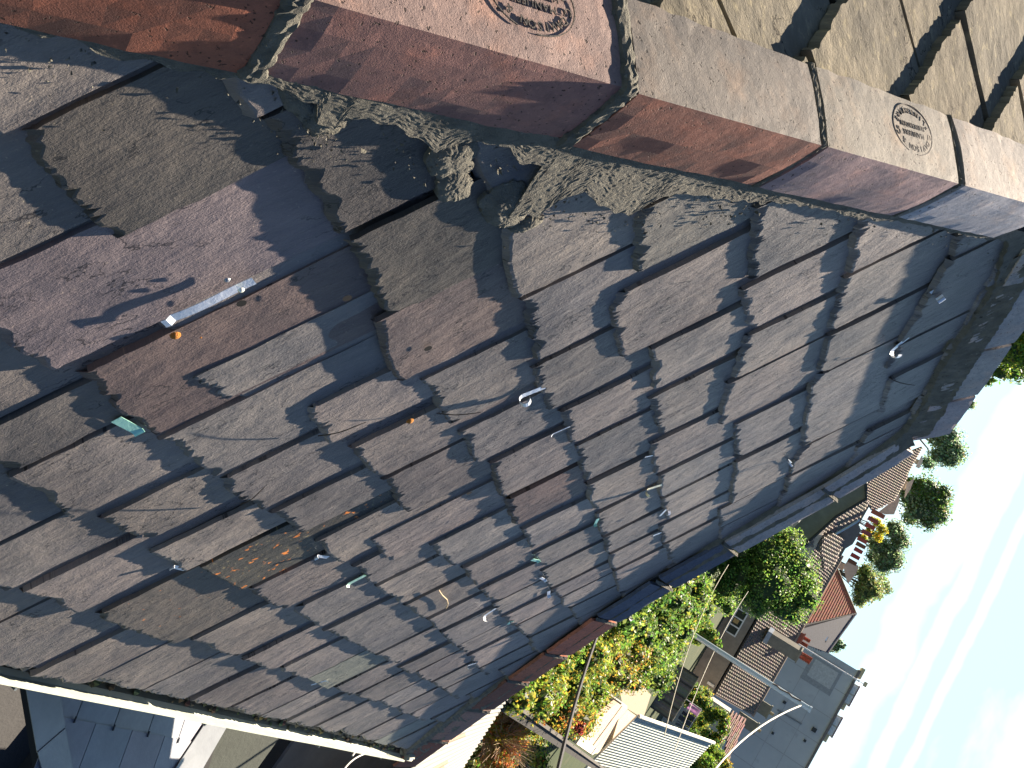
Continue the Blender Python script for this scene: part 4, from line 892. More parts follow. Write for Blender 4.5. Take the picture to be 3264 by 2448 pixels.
def pot(par, c, h, r_, col=(.38, .11, .07), louv=True, name='chimney_pot'):
    m = MB(); n = 7 if louv else 3; pts = []; rr = []
    for k in range(n + 1):
        z = h * k / n
        if louv and 2 <= k: pts += [c + Vector((0, 0, z - .5 * h / n)), c + Vector((0, 0, z - .45 * h / n))]; rr += [r_ * 1.25, r_ * .78]
        else: pts.append(c + Vector((0, 0, z))); rr.append(r_ * (1 - .1 * k / n))
    m.tube(pts, rr, 10, col); return m.build(name, mat('terracotta_pot', (.85, .8, .8), .8, (1.1, 1.05, 1), scale=9), par)
dC = DH + 2.2
tz = CZ + dC * math.tan(R_(1.25)); bz = CZ - dC * math.tan(R_(.9))
ch_, p_, t_1, o_1 = stack((2505, 2060), dC, 1.45, 1.25, bz, tz, (.22, .21, .18), par=hs_, rot=.45)
for k, (f, g) in enumerate(((.3, .75), (.75, .3))): pot(ch_, p_ + t_1 * 1.45 * f + o_1 * 1.25 * g + Vector((0, 0, tz - bz + .16)), 1.35, .24)
for q, w_, dz in (((2440, 2262), 1.5, .9), ((2392, 2310), 1.3, .55)):
    zz = CZ + (DH + 8) * math.tan(R_(.75)); c_, pp, a1, a2 = stack(q, DH + 8, w_, 1.0, zz - 1.6, zz + dz + .25, (.20, .20, .16), par=hs_, flash=False)
    pot(c_, pp + a1 * w_ * .5 + a2 * .5 + Vector((0, 0, dz + 2.0)), .5, .2, (.35, .30, .18), False)
# red clay roof and slate roof behind
tb = thing('hipped_roof_house', polar(13, 0, 122), 'tall hipped house, one roof face of red clay tiles and one of grey slates', 'house')
A1, B1_, C1_, E1, E0 = polar(12.0, .45, 118), polar(14.5, 2.9, 126), polar(17.2, -.3, 134), polar(11.6, 2.6, 121), polar(11.0, -.2, 114)
def facem(pts, col, nu, seed, m_=PLAIN, rowh=.33, tw_=.25, thick=.03):
    "planar polygon clad in small flat tiles, rows parallel to the horizontal"
    n = (pts[1] - pts[0]).cross(pts[2] - pts[0]).normalized(); n = n if n.dot(CAM - pts[0]) > 0 else -n
    hz = ZN.cross(n).normalized(); us = n.cross(hz); us = us if us.z > 0 else -us
    P = [((q - pts[0]).dot(hz), (q - pts[0]).dot(us)) for q in pts]; x0, x1 = min(p[0] for p in P), max(p[0] for p in P); y0, y1 = min(p[1] for p in P), max(p[1] for p in P)
    m = MB(); r = random.Random(seed); m.prism([q - n * .02 for q in pts], -n * .2, tuple(c * .6 for c in col)); y = y0; j = 0
    while y < y1:
        x = x0 + (j % 2) * tw_ * .5
        while x < x1:
            if inpoly(x + tw_ / 2, y + rowh / 2, P):
                a = pts[0] + hz * x + us * y; g = tw_ * .94
                V = [a + n * thick, a + hz * g + n * thick, a + hz * g + us * rowh, a + us * rowh, a, a + hz * g]; Fc = [(0, 1, 2, 3), (4, 5, 1, 0)]
                if (V[1] - V[0]).cross(V[2] - V[1]).dot(n) < 0: Fc = [f[::-1] for f in Fc]
                m.add(V, Fc, jit(col, r, .22))
            x += tw_
        y += rowh; j += 1
    return m
rd = facem([A1, B1_, C1_], (.36, .135, .085), 0, 5, rowh=.30, tw_=.24, thick=.05).build('clay_roof', PLAIN, tb)
sl_ = facem([A1, B1_, E1, E0], (.10, .115, .15), 0, 6, rowh=.36, tw_=.34, thick=.05).build('slate_roof', PLAIN, tb)
b = MB(); b.tube([A1, B1_], .12, 6, (.14, .13, .12)); b.tube([B1_, C1_], .12, 6, (.20, .17, .12)); b.tube([B1_, E1], .13, 6, (.16, .17, .2)); b.build('hip_capping', PLAIN, tb)
c_ = A1.lerp(B1_, .36).lerp(E1, .30); n_ = (B1_ - A1).cross(E1 - A1).normalized(); n_ = n_ if n_.dot(CAM - A1) > 0 else -n_; hz = ZN.cross(n_).normalized(); us = n_.cross(hz); us = us if us.z > 0 else -us
b = MB(); b.box(c_ + n_ * .05, hz * .9, us * 1.1, n_ * .16, (.05, .055, .06)); sk = b.build('skylight', PLAIN, tb); b = MB(); b.box(c_ + n_ * .2 + hz * .1 + us * .1, hz * .7, us * .9, n_ * .02, (.5, .6, .7)); b.build('pane', mat('bright_glass', (.4, .5, .6), .1), sk)
mid_ = (A1 + E1 + C1_) / 3
b = MB(); b.prism([Vector((q.x, q.y, 0)) for q in (A1, C1_, C1_ + OUT * 8, E1 + OUT * 8, E0)], Vector((0, 0, min(A1.z, C1_.z) - .1)), (.30, .16, .12)); b.build('wall', RENDER, tb)
rc_ = thing('brick_chimney', at(2560, 2040, 112), 'red brick chimney stack behind the grey rendered one', 'chimney'); zb_ = CZ - .3
c_, pp, a1, a2 = stack((2562, 2042), 113, 1.4, 1.0, zb_ - 2, CZ + 1.9, (.30, .10, .07), par=rc_, flash=False, nm='stack')
pot(c_, pp + a1 * .35 + a2 * .5 + Vector((0, 0, CZ + 2 - zb_ + 2)), .9, .22); pot(c_, pp + a1 * 1.0 + a2 * .5 + Vector((0, 0, CZ + 2 - zb_ + 2)), .9, .22)
# ---- long chimney wall with nine pots
CR = lambda x, y: (2600 + x / 5.53, 1550 + y / 5.53)
dP = 96; pots = [((985, 430), (1215, 545)), ((920, 555), (1100, 640)), ((875, 665), (1045, 745)), ((810, 780), (970, 860)), ((735, 910), (905, 990)), ((710, 1005), (880, 1080)), ((680, 1095), (825, 1170)), ((620, 1200), (775, 1275)), ((565, 1300), (725, 1370))]
w0, w1 = at(*CR(900, 340), dP), at(*CR(420, 1360), dP); pw = thing('chimney_wall', (w0 + w1) / 2 * Vector((1, 1, 0)) if 0 else ((w0.x + w1.x) / 2, (w0.y + w1.y) / 2, 0), 'long grey chimney wall carrying a row of nine red pots', 'chimney')
ln_ = Vector((w1.x - w0.x, w1.y - w0.y, 0)); o = Vector((ln_.y, -ln_.x, 0)).normalized(); o = o if o.dot(OUT) > 0 else -o
b = MB(); tz = CZ + dP * math.tan(R_(.55)); b.box(Vector((w0.x, w0.y, 3.0)), ln_, o * .9, Vector((0, 0, tz - 3.0)), (.17, .18, .19)); b.box(Vector((w0.x, w0.y, tz)) - o * .1, ln_, o * 1.1, Vector((0, 0, .10)), (.20, .19, .18)); wobj = b.build('stack', RENDER, pw)
for k, (a, c) in enumerate(pots):
    p0, p1 = at(*CR(*a), dP + .3), at(*CR(*c), dP + .3); q = (p0 + p1) / 2; z0 = min(p0.z, p1.z); q.z = z0
    pot(pw, q, max(p1.z - z0, .5), .235 if k else .27, [(.40, .13, .08), (.36, .10, .08), (.42, .09, .07), (.30, .09, .10), (.44, .10, .07), (.22, .11, .06), (.42, .07, .06), (.42, .07, .06), (.20, .09, .05)][k], False)
sh = pxblobs([(2795, 1665, 12, 0), (2812, 1688, 14, 0), (2800, 1712, 12, 0), (2780, 1655, 8, 0), (2770, 1690, 9, 0), (2755, 1712, 8, 0)], 99); tree('yellow_shrub', sh, 1500, .22, [(.42, .38, .04), (.30, .30, .04), (.48, .40, .06), (.14, .18, .03)], 'bright yellow shrub growing behind the chimney pots', 'shrub', seed=50, core=(.12, .13, .03), tr=.1)
# roofs round the chimney wall
def poly_roof(name, label, pts, d, az, pitch, col, rolled=True, tw_=.33, rh=.36, seed=0, wallcol=(.5, .45, .38)):
    n = nrm(az, pitch); c = at(*pts[0], d); P = [hit(x, y, c, n) for x, y in pts]; ce = sum(P, Vector((0, 0, 0))) / len(P); t = thing(name, (ce.x, ce.y, 0), label, 'house')
    hz = ZN.cross(n).normalized(); us = n.cross(hz); us = us if us.z > 0 else -us; Q = [((q - c).dot(hz), (q - c).dot(us)) for q in P]
    x0, x1, y0, y1 = min(q[0] for q in Q), max(q[0] for q in Q), min(q[1] for q in Q), max(q[1] for q in Q)
    if rolled:
        m = tiled(c + hz * x0 + us * y0, hz * (x1 - x0), us * (y1 - y0), max(2, int((x1 - x0) / tw_)), max(2, int((y1 - y0) / rh)), h=.07, col=col, seed=seed, th=.06, clipf=lambda p: inpoly((p - c).dot(hz), (p - c).dot(us), Q)); m.prism([q - n * .03 for q in P], -n * .15, tuple(v * .6 for v in col))
    else: m = facem(P, col, 0, seed, rowh=rh, tw_=tw_, thick=.05)
    m.build('roof', PLAIN, t)
    zl = min(q.z for q in P) - .2; b = MB(); b.prism([Vector((q.x, q.y, 0)) for q in P], Vector((0, 0, max(1, zl))), wallcol); b.build('wall', RENDER, t)
    return t, P
poly_roof('tiled_house', 'roof of wavy brown tiles just below the row of chimney pots', [(2540, 1745), (2570, 1700), (2610, 1662), (2745, 1598), (2768, 1600), (2757, 1625), (2738, 1655), (2665, 1695), (2600, 1740)], 88, 18.5, 26, (.26, .22, .18), seed=3)
poly_roof('tiled_house', 'small roof of wavy brown tiles right beside the leafy tree and red roof', [(2615, 1745), (2625, 1712), (2660, 1702), (2688, 1718), (2685, 1745), (2660, 1800), (2625, 1815)], 90, 17.5, 26, (.24, .21, .17), seed=4)
tt, P_ = poly_roof('brick_toned_house', 'pale brown fine-tiled roof carrying a small red chimney', [(2755, 1600), (2760, 1560), (2790, 1500), (2860, 1455), (2940, 1425), (2912, 1478), (2882, 1540), (2850, 1598), (2782, 1628)], 112, 21.5, 30, (.34, .27, .20), rolled=True, tw_=.3, rh=.4, seed=5)
c_, pp, a1, a2 = stack((2862, 1548), 116, 1.3, 1.0, CZ - 1.2, CZ + 1.9, (.30, .09, .06), par=tt, cap=True)
def card(name, label, pts, d, az, col, thick=.3, cat='wall', m_=RENDER, pitch=90):
    n = nrm(az, pitch); c = at(*pts[0], d); P = [hit(x, y, c, n) for x, y in pts]; b = MB(); b.prism(P, -n * thick, col); ce = sum(P, Vector((0, 0, 0))) / len(P)
    zmin = min(q.z for q in P); t = thing(name, (ce.x, ce.y, 0), label, cat); b.build('face', m_, t)
    b = MB(); w = max((q - P[0]).length for q in P) * .4; tv = Vector((-math.sin(R_(az)), math.cos(R_(az)), 0)); ou = Vector((math.cos(R_(az)), math.sin(R_(az)), 0)); b.box(Vector((ce.x, ce.y, 0)) - tv * w * .5 + ou * .4, tv * w, ou * 2, Vector((0, 0, zmin + .2)), tuple(v * .8 for v in col)); b.build('wall', m_, t)
    return t
card('gable_house', 'sunlit pale gable wall under the largest skyline tree', [(2882, 1590), (2890, 1540), (2915, 1524), (2902, 1560)], 122, 22, (.62, .55, .46), cat='house')
card('gable_house', 'pale gable wall just left of the first chimney pot', [(2800, 1632), (2838, 1602), (2868, 1575), (2866, 1600), (2850, 1640), (2822, 1640)], 120, 21, (.60, .50, .40), cat='house')
card('gable_house', 'narrow white gable near the top of the far hip tiles', [(2918, 1488), (2938, 1452), (2942, 1470), (2930, 1494)], 124, 23.5, (.66, .62, .55), cat='house')
card('gable_house', 'pale weathered gable wall between the last chimney pot and the red roof', [(2688, 1805), (2700, 1790), (2737, 1803), (2733, 1820), (2705, 1860), (2698, 1850)], 118, 16.5, (.50, .43, .36), cat='house')
# flat roofed grey dormer near the hip tiles
dmr = [(2520, 1775), (2560, 1742), (2665, 1645), (2761, 1590), (2757, 1525), (2700, 1545), (2620, 1600), (2520, 1690)]
card('flat_roof_block', 'grey rendered flat-topped block peeping over the blue-black hip tile', dmr, 74, 20, (.20, .21, .19), cat='building')
m = MB(); pts = [at(x, y, 73.5) for x, y in ((2560, 1742), (2665, 1647), (2761, 1590), (2758, 1524))]; m.tube(pts, .13, 6, (.045, .05, .055)); tag(m.build('dark_gutter', PLAIN), 'dark gutter edging the grey flat-topped block', 'gutter')
m = MB(); pts = [at(x, y, 87) for x, y in ((2664, 1702), (2700, 1682), (2736, 1660), (2738, 1655))]; m.tube(pts, .12, 6, (.40, .52, .68)); tag(m.build('lead_flashing', PLAIN), 'pale blue strip of flashing in the valley between the two wavy tiled roofs', 'flashing')
card('rendered_stack', 'grey rendered gable in the valley behind the pale blue flashing', [(2672, 1705), (2735, 1668), (2745, 1690), (2718, 1735), (2690, 1752), (2684, 1722)], 94, 18, (.17, .17, .18), cat='gable')
# ---- big flat-fronted block
DB = 165; PB = polar(8.5, 0, DB); nB = nrm(8.5, 90); topz = CZ + DB * math.tan(R_(4.5)); bd = thing('flat_fronted_block', (PB.x, PB.y, 0), 'very large plain grey building with a flat blank front, tallest on the skyline', 'building')
TB = Vector((-math.sin(R_(8.5)), math.cos(R_(8.5)), 0)); OB = Vector((math.cos(R_(8.5)), math.sin(R_(8.5)), 0)); lft = math.tan(R_(11.6 - 8.5)) * DB; rgt = -24
PBz = Vector((PB.x, PB.y, 0)); CON = mat('panelled_concrete', (.52, .54, .56), .85, (.66, .67, .68), scale=.12, detail=7, bump=.2, bscale=3, spots=[(.5, .66, 6, (.46, .47, .49))])
b = MB(); b.box(PBz + TB * rgt, TB * (lft - rgt), OB * 14, Vector((0, 0, topz)), (1, 1, 1)); wb_ = b.build('wall', CON, bd)
b = MB()
for k in range(1, 7): xx = lerp(rgt, lft, k / 7); b.box(PBz + TB * xx - OB * .02, TB * .10, OB * .04, Vector((0, 0, topz)), (.45, .45, .47))
for z in (topz * .36, topz * .62, topz * .80): b.box(PBz + TB * rgt - OB * .025 + Vector((0, 0, z)), TB * (lft - rgt), OB * .04, Vector((0, 0, .09)), (.5, .5, .52))
b.build('panel_joint', PLAIN, bd)
b = MB(); b.box(PBz + TB * (rgt - .2) - OB * .25 + Vector((0, 0, topz)), TB * (lft - rgt + .4), OB * 14.4, Vector((0, 0, .4)), (.24, .21, .20)); b.build('parapet', PLAIN, bd)
for a0, a1 in ((10.85, 9.55), (8.75, 7.45)):
    x0, x1 = math.tan(R_(a1 - 8.5)) * DB, math.tan(R_(a0 - 8.5)) * DB; b = MB(); z0 = topz + .4; b.box(PBz + TB * x0 + OB * .6 + Vector((0, 0, z0)), TB * (x1 - x0), OB * 3, Vector((0, 0, .95)), (.62, .58, .45)); b.box(PBz + TB * (x0 - .1) + OB * .45 + Vector((0, 0, z0 + .95)), TB * (x1 - x0 + .2), OB * 3.3, Vector((0, 0, .15)), (.30, .16, .26)); pn = b.build('rooflight', PLAIN, bd)
    for f in (.05, .53): b = MB(); b.box(PBz + TB * lerp(x0, x1, f) + OB * .54 + Vector((0, 0, z0 + .12)), TB * (x1 - x0) * .42, OB * .05, Vector((0, 0, .75)), (.75, .8, .78)); b.build('pane', PLAIN, pn)
for a in (11.25, 9.15, 7.0): x0 = math.tan(R_(a - 8.5)) * DB; b = MB(); b.box(PBz + TB * x0 + OB * .8 + Vector((0, 0, topz + .4)), TB * 1.9, OB * 3, Vector((0, 0, .6)), (.7, .6, .35)); b.build('rooftop_box', PLAIN, bd)
for (x, y, s_) in ((2494, 2240, .5), (2585, 2328, .75), (2560, 2362, .4), (2458, 2338, .4), (2480, 2278, .35)):
    q = hit(x, y, PBz, nB); b = MB(); b.box(q - OB * .3, TB * s_, OB * .35, Vector((0, 0, s_)), (.06, .065, .07)); b.build('wall_vent', PLAIN, bd)
q0, q1 = hit(2478, 2262, PBz, nB), hit(2555, 2308, PBz, nB); b = MB(); b.tube([Vector((q0.x, q0.y, q0.z)) - OB * .15, q1 - OB * .15], .13, 6, (.28, .29, .31)); b.build('wall_pipe', PLAIN, bd)
q = hit(2560, 2140, PBz, nB); b = MB(); b.box(q - OB * .05 - TB * 1.2, TB * 5.2, OB * .08, Vector((0, 0, 5.5)), (.40, .41, .43)); b.box(q - OB * .08 - TB * .2 + Vector((0, 0, .8)), TB * 3.2, OB * .08, Vector((0, 0, 4.2)), (.62, .62, .62)); b.build('blocked_opening', PLAIN, bd)
# ---- poles and wires
pl_ = thing('tall_pole', at(2278, 2066, 44) * 1, 'thick galvanised steel pole with a pale cable tied near its top', 'pole'); q = at(2278, 2066, 44); pl_.location = (q.x, q.y, 0)
tp = at(2586, 2254, 44); tp = Vector((q.x, q.y, tp.z)); b = MB(); b.tube([Vector((q.x, q.y, 0)), tp], .125, 14, (.75, .8, .85)); b.build('shaft', METAL, pl_)
b = MB(); b.tube([tp - Vector((0, 0, .06)), tp + Vector((0, 0, .05))], .15, 14, (.8, .85, .9)); b.build('cap', METAL, pl_)
b = MB(); b.tube([tp + Vector((-.14, .05, -1.9 + .2 * k)) + T * .04 * math.sin(k * 2.1) for k in range(8)], .03, 6, (.12, .09, .07)); b.build('cable_loop', PLAIN, pl_)
b = MB(); a0 = tp - Vector((0, 0, .35)); a1 = at(2262, 2475, 34); b.tube([a0.lerp(a1, t) - Vector((0, 0, 1)) * 1.0 * (1 - (2 * t - 1) ** 2) * .35 for t in [k / 12 for k in range(13)]], .035, 6, (1.0, .95, .85)); tag(b.build('pale_cable', PLAIN), 'thick pale cable sagging down from the top of the galvanised pole', 'cable')
b = MB(); a0 = at(2573, 2070, 100); a1 = at(2737, 2172, 100); a1 = Vector((a0.x, a0.y, a1.z)); b.tube([a0 - Vector((0, 0, 1)), a1], .07, 6, (.8, .8, .85)); 
for k in range(5): b.tube([a1 - Vector((0, 0, .35 * k)) + T * .12, a1 - Vector((0, 0, .35 * k)) - T * .12], .04, 4, (.7, .7, .75))
b.box(a1 + Vector((0, 0, .5)) - T * .2, T * .5, OUT * .2, Vector((0, 0, .35)), (.8, .65, .4)); b.tube([a1, a1 + Vector((0, 0, .6))], .04, 5, (.7, .7, .7)); tag(b.build('aerial_mast', PLAIN), 'thin white aerial mast rising from the grey chimney against the blank building', 'mast')
def wire(name, a, b_, r_, col, label, cat='wire', sag=.1, group=None):
    m = MB(); m.tube([a.lerp(b_, k / 10) - Vector((0, 0, sag * 4 * (k / 10) * (1 - k / 10))) for k in range(11)], r_, 6, col); return tag(m.build(name, PLAIN), label, cat, group)
wire('power_cable', at(1903, 2028, 8.2), at(1772, 2480, 6.4), .0155, (.035, .035, .04), 'thick black service cable crossing the ivy from the clay hip tiles', 'cable', .02)
wire('overhead_wire', at(2322, 1800, 40), at(2118, 2345, 30), .016, (.45, .42, .33), 'thin overhead wire nearest the ivy thicket, crossing the lawn', sag=.3, group='thin overhead wires')
wire('overhead_wire', at(2385, 1885, 60), at(2150, 2395, 40), .018, (.5, .47, .4), 'thin overhead wire passing in front of the white-framed window', sag=.3, group='thin overhead wires')
# ---- fence, washing line
f0, f1 = at(2216, 2152, 82), at(2158, 2312, 80); zf = 2.05; fn = thing('timber_fence', (f0.x, f0.y, 0), 'weathered grey board fence along the back of the lawn', 'fence'); b = MB(); dv = Vector((f1.x - f0.x, f1.y - f0.y, 0)); nb_ = 46; r = random.Random(2); og = Vector((-dv.y, dv.x, 0)).normalized()
if og.dot(OUT) > 0: og = -og
for k in range(nb_): b.box(Vector((f0.x, f0.y, 0)) + dv * (k / nb_), dv * (.94 / nb_), og * .03, Vector((0, 0, zf + r.uniform(-.03, .03))), jit((.20, .175, .15), r, .2))
b.build('boards', PLAIN, fn); b = MB(); b.box(Vector((f0.x, f0.y, zf)) - og * .02, dv, og * .1, Vector((0, 0, .08)), (.32, .28, .23)); b.build('top_rail', PLAIN, fn)
for k in range(5): b = MB(); b.box(Vector((f0.x, f0.y, 0)) + dv * (k / 4.05) + og * .03, dv.normalized() * .12, og * .1, Vector((0, 0, zf + .05)), (.07, .06, .055)); b.build('post', PLAIN, fn)
l0, l1 = at(2236, 2262, 86), at(2172, 2378, 84); lz = CZ - 86 * math.tan(R_(2.0)); l0.z = l1.z = lz
wl_ = thing('washing_line', (l0.x, l0.y, 0), 'washing line strung between two posts in front of the hedge', 'washing line'); b = MB(); b.tube([l0.lerp(l1, k / 8) - Vector((0, 0, .12 * (1 - (k / 4 - 1) ** 2))) for k in range(9)], .02, 5, (.7, .7, .7)); b.build('line', PLAIN, wl_)
for q in (l0, l1): b = MB(); b.tube([Vector((q.x, q.y, 0)), q], .05, 6, (.5, .5, .5)); b.build('post', PLAIN, wl_)
def cloth(a, b_, drop, col, label, nm='garment', taper=0.):
    m = MB(); p, q = l0.lerp(l1, a), l0.lerp(l1, b_); V = []; K, J = 8, 6; d = (q - p); o = Vector((-d.y, d.x, 0)).normalized()
    for s_ in (0, .02):
        for j in range(J + 1):
            for k in range(K + 1):
                f = k / K; V.append(p + d * (f + taper * (j / J) * (.5 - f)) - Vector((0, 0, drop * j / J + .02)) + o * (math.sin(f * 9 + a * 30) * .06 * j / J + s_))
    n0 = (K + 1) * (J + 1); Fc = []
    for j in range(J):
        for k in range(K): i = j * (K + 1) + k; Fc += [(i, i + 1, i + K + 2, i + K + 1), (n0 + i, n0 + i + K + 1, n0 + i + K + 2, n0 + i + 1)]
    m.add(V, Fc, col); tag(m.build(nm, FOL), label, 'laundry', 'washing on the line')
cloth(.02, .20, 1.15, (.45, .30, .45), 'lavender towel hanging on the washing line, leftmost item')
cloth(.24, .36, 1.3, (.03, .035, .06), 'dark navy garment hanging next to the lavender towel'); cloth(.38, .52, 1.35, (.04, .05, .08), 'dark blue trousers in the middle of the washing line', taper=.3)
cloth(.55, .66, 1.3, (.10, .12, .16), 'slate blue garment hanging before the white laundry'); cloth(.68, .82, 1.25, (.75, .76, .85), 'white shirt on the right half of the washing line', taper=.2); cloth(.84, .98, 1.1, (.85, .85, .92), 'rightmost white garment at the end of the washing line', taper=.5)
poly_roof('timber_toned_shed', 'small brown-roofed outbuilding beside the right end of the brown tiled roof', [(2320, 2292), (2335, 2275), (2380, 2292), (2358, 2345), (2330, 2405), (2315, 2440), (2300, 2430), (2322, 2368), (2302, 2335)], 96, 6, 20, (.28, .19, .14), rolled=False, rh=.5, tw_=1.2, seed=9)
# ---- garden shed: gravelled flat roof and pale green corrugated roof
zs = 2.75; sd_ = thing('garden_shed', at(1970, 2330, 40), 'shed with a pale green corrugated roof next to a peach gravel flat roof', 'shed'); q = hit(1970, 2330, Vector((0, 0, zs)), ZN); sd_.location = (q.x, q.y, 0)
GRAV = mat('peach_gravel', (.50, .36, .25), .95, (.66, .50, .36), scale=9, detail=8, bump=.8, bscale=40, tint=False, spots=[(14, .6, 6, (.72, .60, .46))])
fp_ = [hit(x, y, Vector((0, 0, 2.2)), ZN) for x, y in ((1969, 2240), (2028, 2282), (1905, 2402), (1881, 2401), (1832, 2364), (1850, 2330))]
b = MB(); b.prism(fp_, Vector((0, 0, -.2))); b.build('gravel_roof', GRAV, sd_)
fq = [hit(x, y, Vector((0, 0, 2.25)), ZN) for x, y in ((1830, 2366), (1846, 2342), (1903, 2388), (1882, 2402))]; b = MB(); b.prism(fq, Vector((0, 0, .1)), (.8, .70, .55)); b.build('parapet', PLAIN, sd_)
b = MB(); cc = sum(fp_, Vector((0, 0, 0))) / 6; b.prism([Vector((lerp(cc.x, p.x, .9), lerp(cc.y, p.y, .9), 0)) for p in fp_], Vector((0, 0, 1.95)), (.30, .25, .2)); b.build('wall', RENDER, sd_)
c1, c2 = at(2034, 2280, 42), at(1896, 2419, 42); dd = (c2 - c1); hz = dd.normalized(); oo = Vector((-hz.y, hz.x, 0)); oo = oo if oo.dot(OUT) > 0 else -oo
pt = R_(20); us = (OUT * math.cos(pt) + ZN * math.sin(pt)).normalized(); nC = hz.cross(us).normalized(); nC = nC if nC.z > 0 else -nC
e1, e2 = hit(2110, 2325, c1, nC), hit(2177, 2437, c1, nC); ea, eb = ((e1 - c1).dot(hz), (e1 - c1).dot(us)), ((e2 - c1).dot(hz), (e2 - c1).dot(us))
print('shed', dd.length, ea, eb)
m = MB(); pit = .14; nrib = int((dd.length + 3.5) / pit); V = []; K = 6
def topv(s_): return max(.3, ea[1] + (eb[1] - ea[1]) * (s_ - ea[0]) / (eb[0] - ea[0])) if abs(eb[0] - ea[0]) > .01 else ea[1]
for i in range(nrib * K + 1):
    s_ = i * pit / K; hh = .026 * math.sin(6.28318 * i / K)
    L_ = 9.5
    for f in (0, .5, 1): V.append(c1 + hz * s_ + us * (L_ * f) + nC * hh)
Fc = [(i * 3 + k, (i + 1) * 3 + k, (i + 1) * 3 + k + 1, i * 3 + k + 1) for i in range(nrib * K) for k in range(2)]
m.add(V, Fc, (.52, .58, .50)); m.build('corrugated_roof', PLAIN, sd_, smooth=True)
b = MB(); b.tube([c1 - us * .03, c1 + dd * 1.3 - us * .03], .05, 6, (.85, .82, .65)); b.build('gutter', PLAIN, sd_); b = MB(); b.tube([c1 + nC * .05, c1 + us * 9.5 + nC * .05], .09, 6, (.8, .78, .66)); b.build('barge_board', PLAIN, sd_)
b = MB(); b.prism([Vector((p.x, p.y, 0)) for p in (c1 + us * .15, c2 + us * .15, e2 - us * .2, e1 - us * .2)], Vector((0, 0, 1.9)), (.4, .4, .36)); b.build('shed_wall', PLAIN, sd_)
vb = at(1855, 2282, 26); b = MB(); b.box(vb, T * .35, OUT * .35, Vector((0, 0, .12)), (.7, .72, .72)); b.tube([vb + T * .17 + OUT * .17 - Vector((0, 0, 1.6)), vb + T * .17 + OUT * .17], .07, 6, (.6, .6, .58)); tag(b.build('pale_vent_box', PLAIN), 'small pale grey metal box poking out of the creeper by the black cable', 'vent')
rb = [(at(1843, 2318, 24), .18), (at(1838, 2308, 24), .12), (at(1848, 2328, 24), .10)]; tree('red_shrub', rb, 500, .06, [(.22, .035, .03), (.3, .06, .04)], 'small dark red shrub below the pale metal box', 'shrub', trunk=True, seed=60, core=(.08, .02, .02), tr=.03)
# long wall
z_w = 3.1; g = [hit(x, y, Vector((0, 0, z_w)), ZN) for x, y in ((1630, 2232), (1930, 2452))]; dw = (g[1] - g[0]); 
bw = thing('garden_wall', (g[0].x, g[0].y, 0), 'long straight grey garden wall with a light coping running away past the creeper', 'wall'); sdv = Vector((dw.y, -dw.x, 0)).normalized(); sdv = sdv if sdv.y < 0 else -sdv
b = MB(); b.box(Vector((g[0].x, g[0].y, z_w - .62)), dw * 1.5, sdv * .26, Vector((0, 0, .56)), (.03, .028, .024)); b.build('beam', RENDER, bw); b = MB(); b.box(Vector((g[0].x, g[0].y, z_w - .06)) - sdv * .03, dw * 1.5, sdv * .09, Vector((0, 0, .06)), (.13, .12, .10)); b.build('coping', RENDER, bw)  # beam nearly black: the wall's shaded side put into its colour
for k in range(7): b = MB(); b.box(Vector((g[0].x, g[0].y, 0)) + dw * (k / 4.5) + sdv * .03, dw.normalized() * .3, sdv * .16, Vector((0, 0, z_w - .65)), (.2, .19, .17)); b.build('post', RENDER, bw)
# ---- corrugated iron lean-to beyond the far hip
xe = 15.5; q = hit(1634, 2204, Vector((xe, 0, 0)), Vector((-1, 0, 0))); zc = q.z; q2 = hit(1523, 2414, Vector((xe, 0, 0)), Vector((-1, 0, 0))); print('corr', q, q2)
lt = thing('corrugated_lean_to', (xe - 1.5, q.y - 1, 0), 'lean-to roof of white corrugated iron with rust streaks beyond the far hip', 'lean-to'); pt = R_(9.5); us = Vector((-math.cos(pt), 0, math.sin(pt))); nC = Vector((math.sin(pt), 0, math.cos(pt)))
m = MB(); y1_, y0_ = q.y + .05, q2.y - 3.0; pit = .076; nrib = int((y1_ - y0_) / pit); V = []; cc = []; Fc = []; Lc = 7.6; r = random.Random(1)
sl = [r.random() for _ in range(nrib + 1)]; sec = [0, .12, .3, .55, .8, 1]
for i in range(nrib * K + 1):
    for f in sec: V.append(Vector((xe, y0_ + i * pit / K, zc)) + us * (Lc * f + (.01 * sl[i // K] if f == 0 else 0)) + nC * (.015 * math.sin(6.28318 * i / K)))
for i in range(nrib * K):
    for k in range(5): Fc.append((i * 6 + k, i * 6 + k + 1, (i + 1) * 6 + k + 1, (i + 1) * 6 + k)); rust = sl[i // K] > .8 and k == 3; cc.append((.26, .16, .10) if rust else (.25, .245, .215))
m.add(V, Fc, cc); n_ = (m.v[m.f[0][1]] - m.v[m.f[0][0]]).cross(m.v[m.f[0][3]] - m.v[m.f[0][0]])
if n_.z < 0: m.f = [f[::-1] for f in m.f]
m.build('roof_sheet', mat('painted_iron', (.9, .9, .88), .5, (1.1, 1.1, 1.1), scale=2, detail=6), lt, smooth=True)
b = MB(); b.box(Vector((xe - Lc * .9, y0_ + .05, 0)), Vector((Lc * .9 - .1, 0, 0)), Vector((0, y1_ - y0_ - .1, 0)), Vector((0, 0, zc - .08)), (.3, .28, .25)); b.build('wall', RENDER, lt)
b = MB(); b.tube([Vector((xe + .06, y0_, zc - .1)), Vector((xe + .06, y1_ - .1, zc - .1))], .055, 8, (.22, .27, .33)); b.build('gutter', PLAIN, lt)
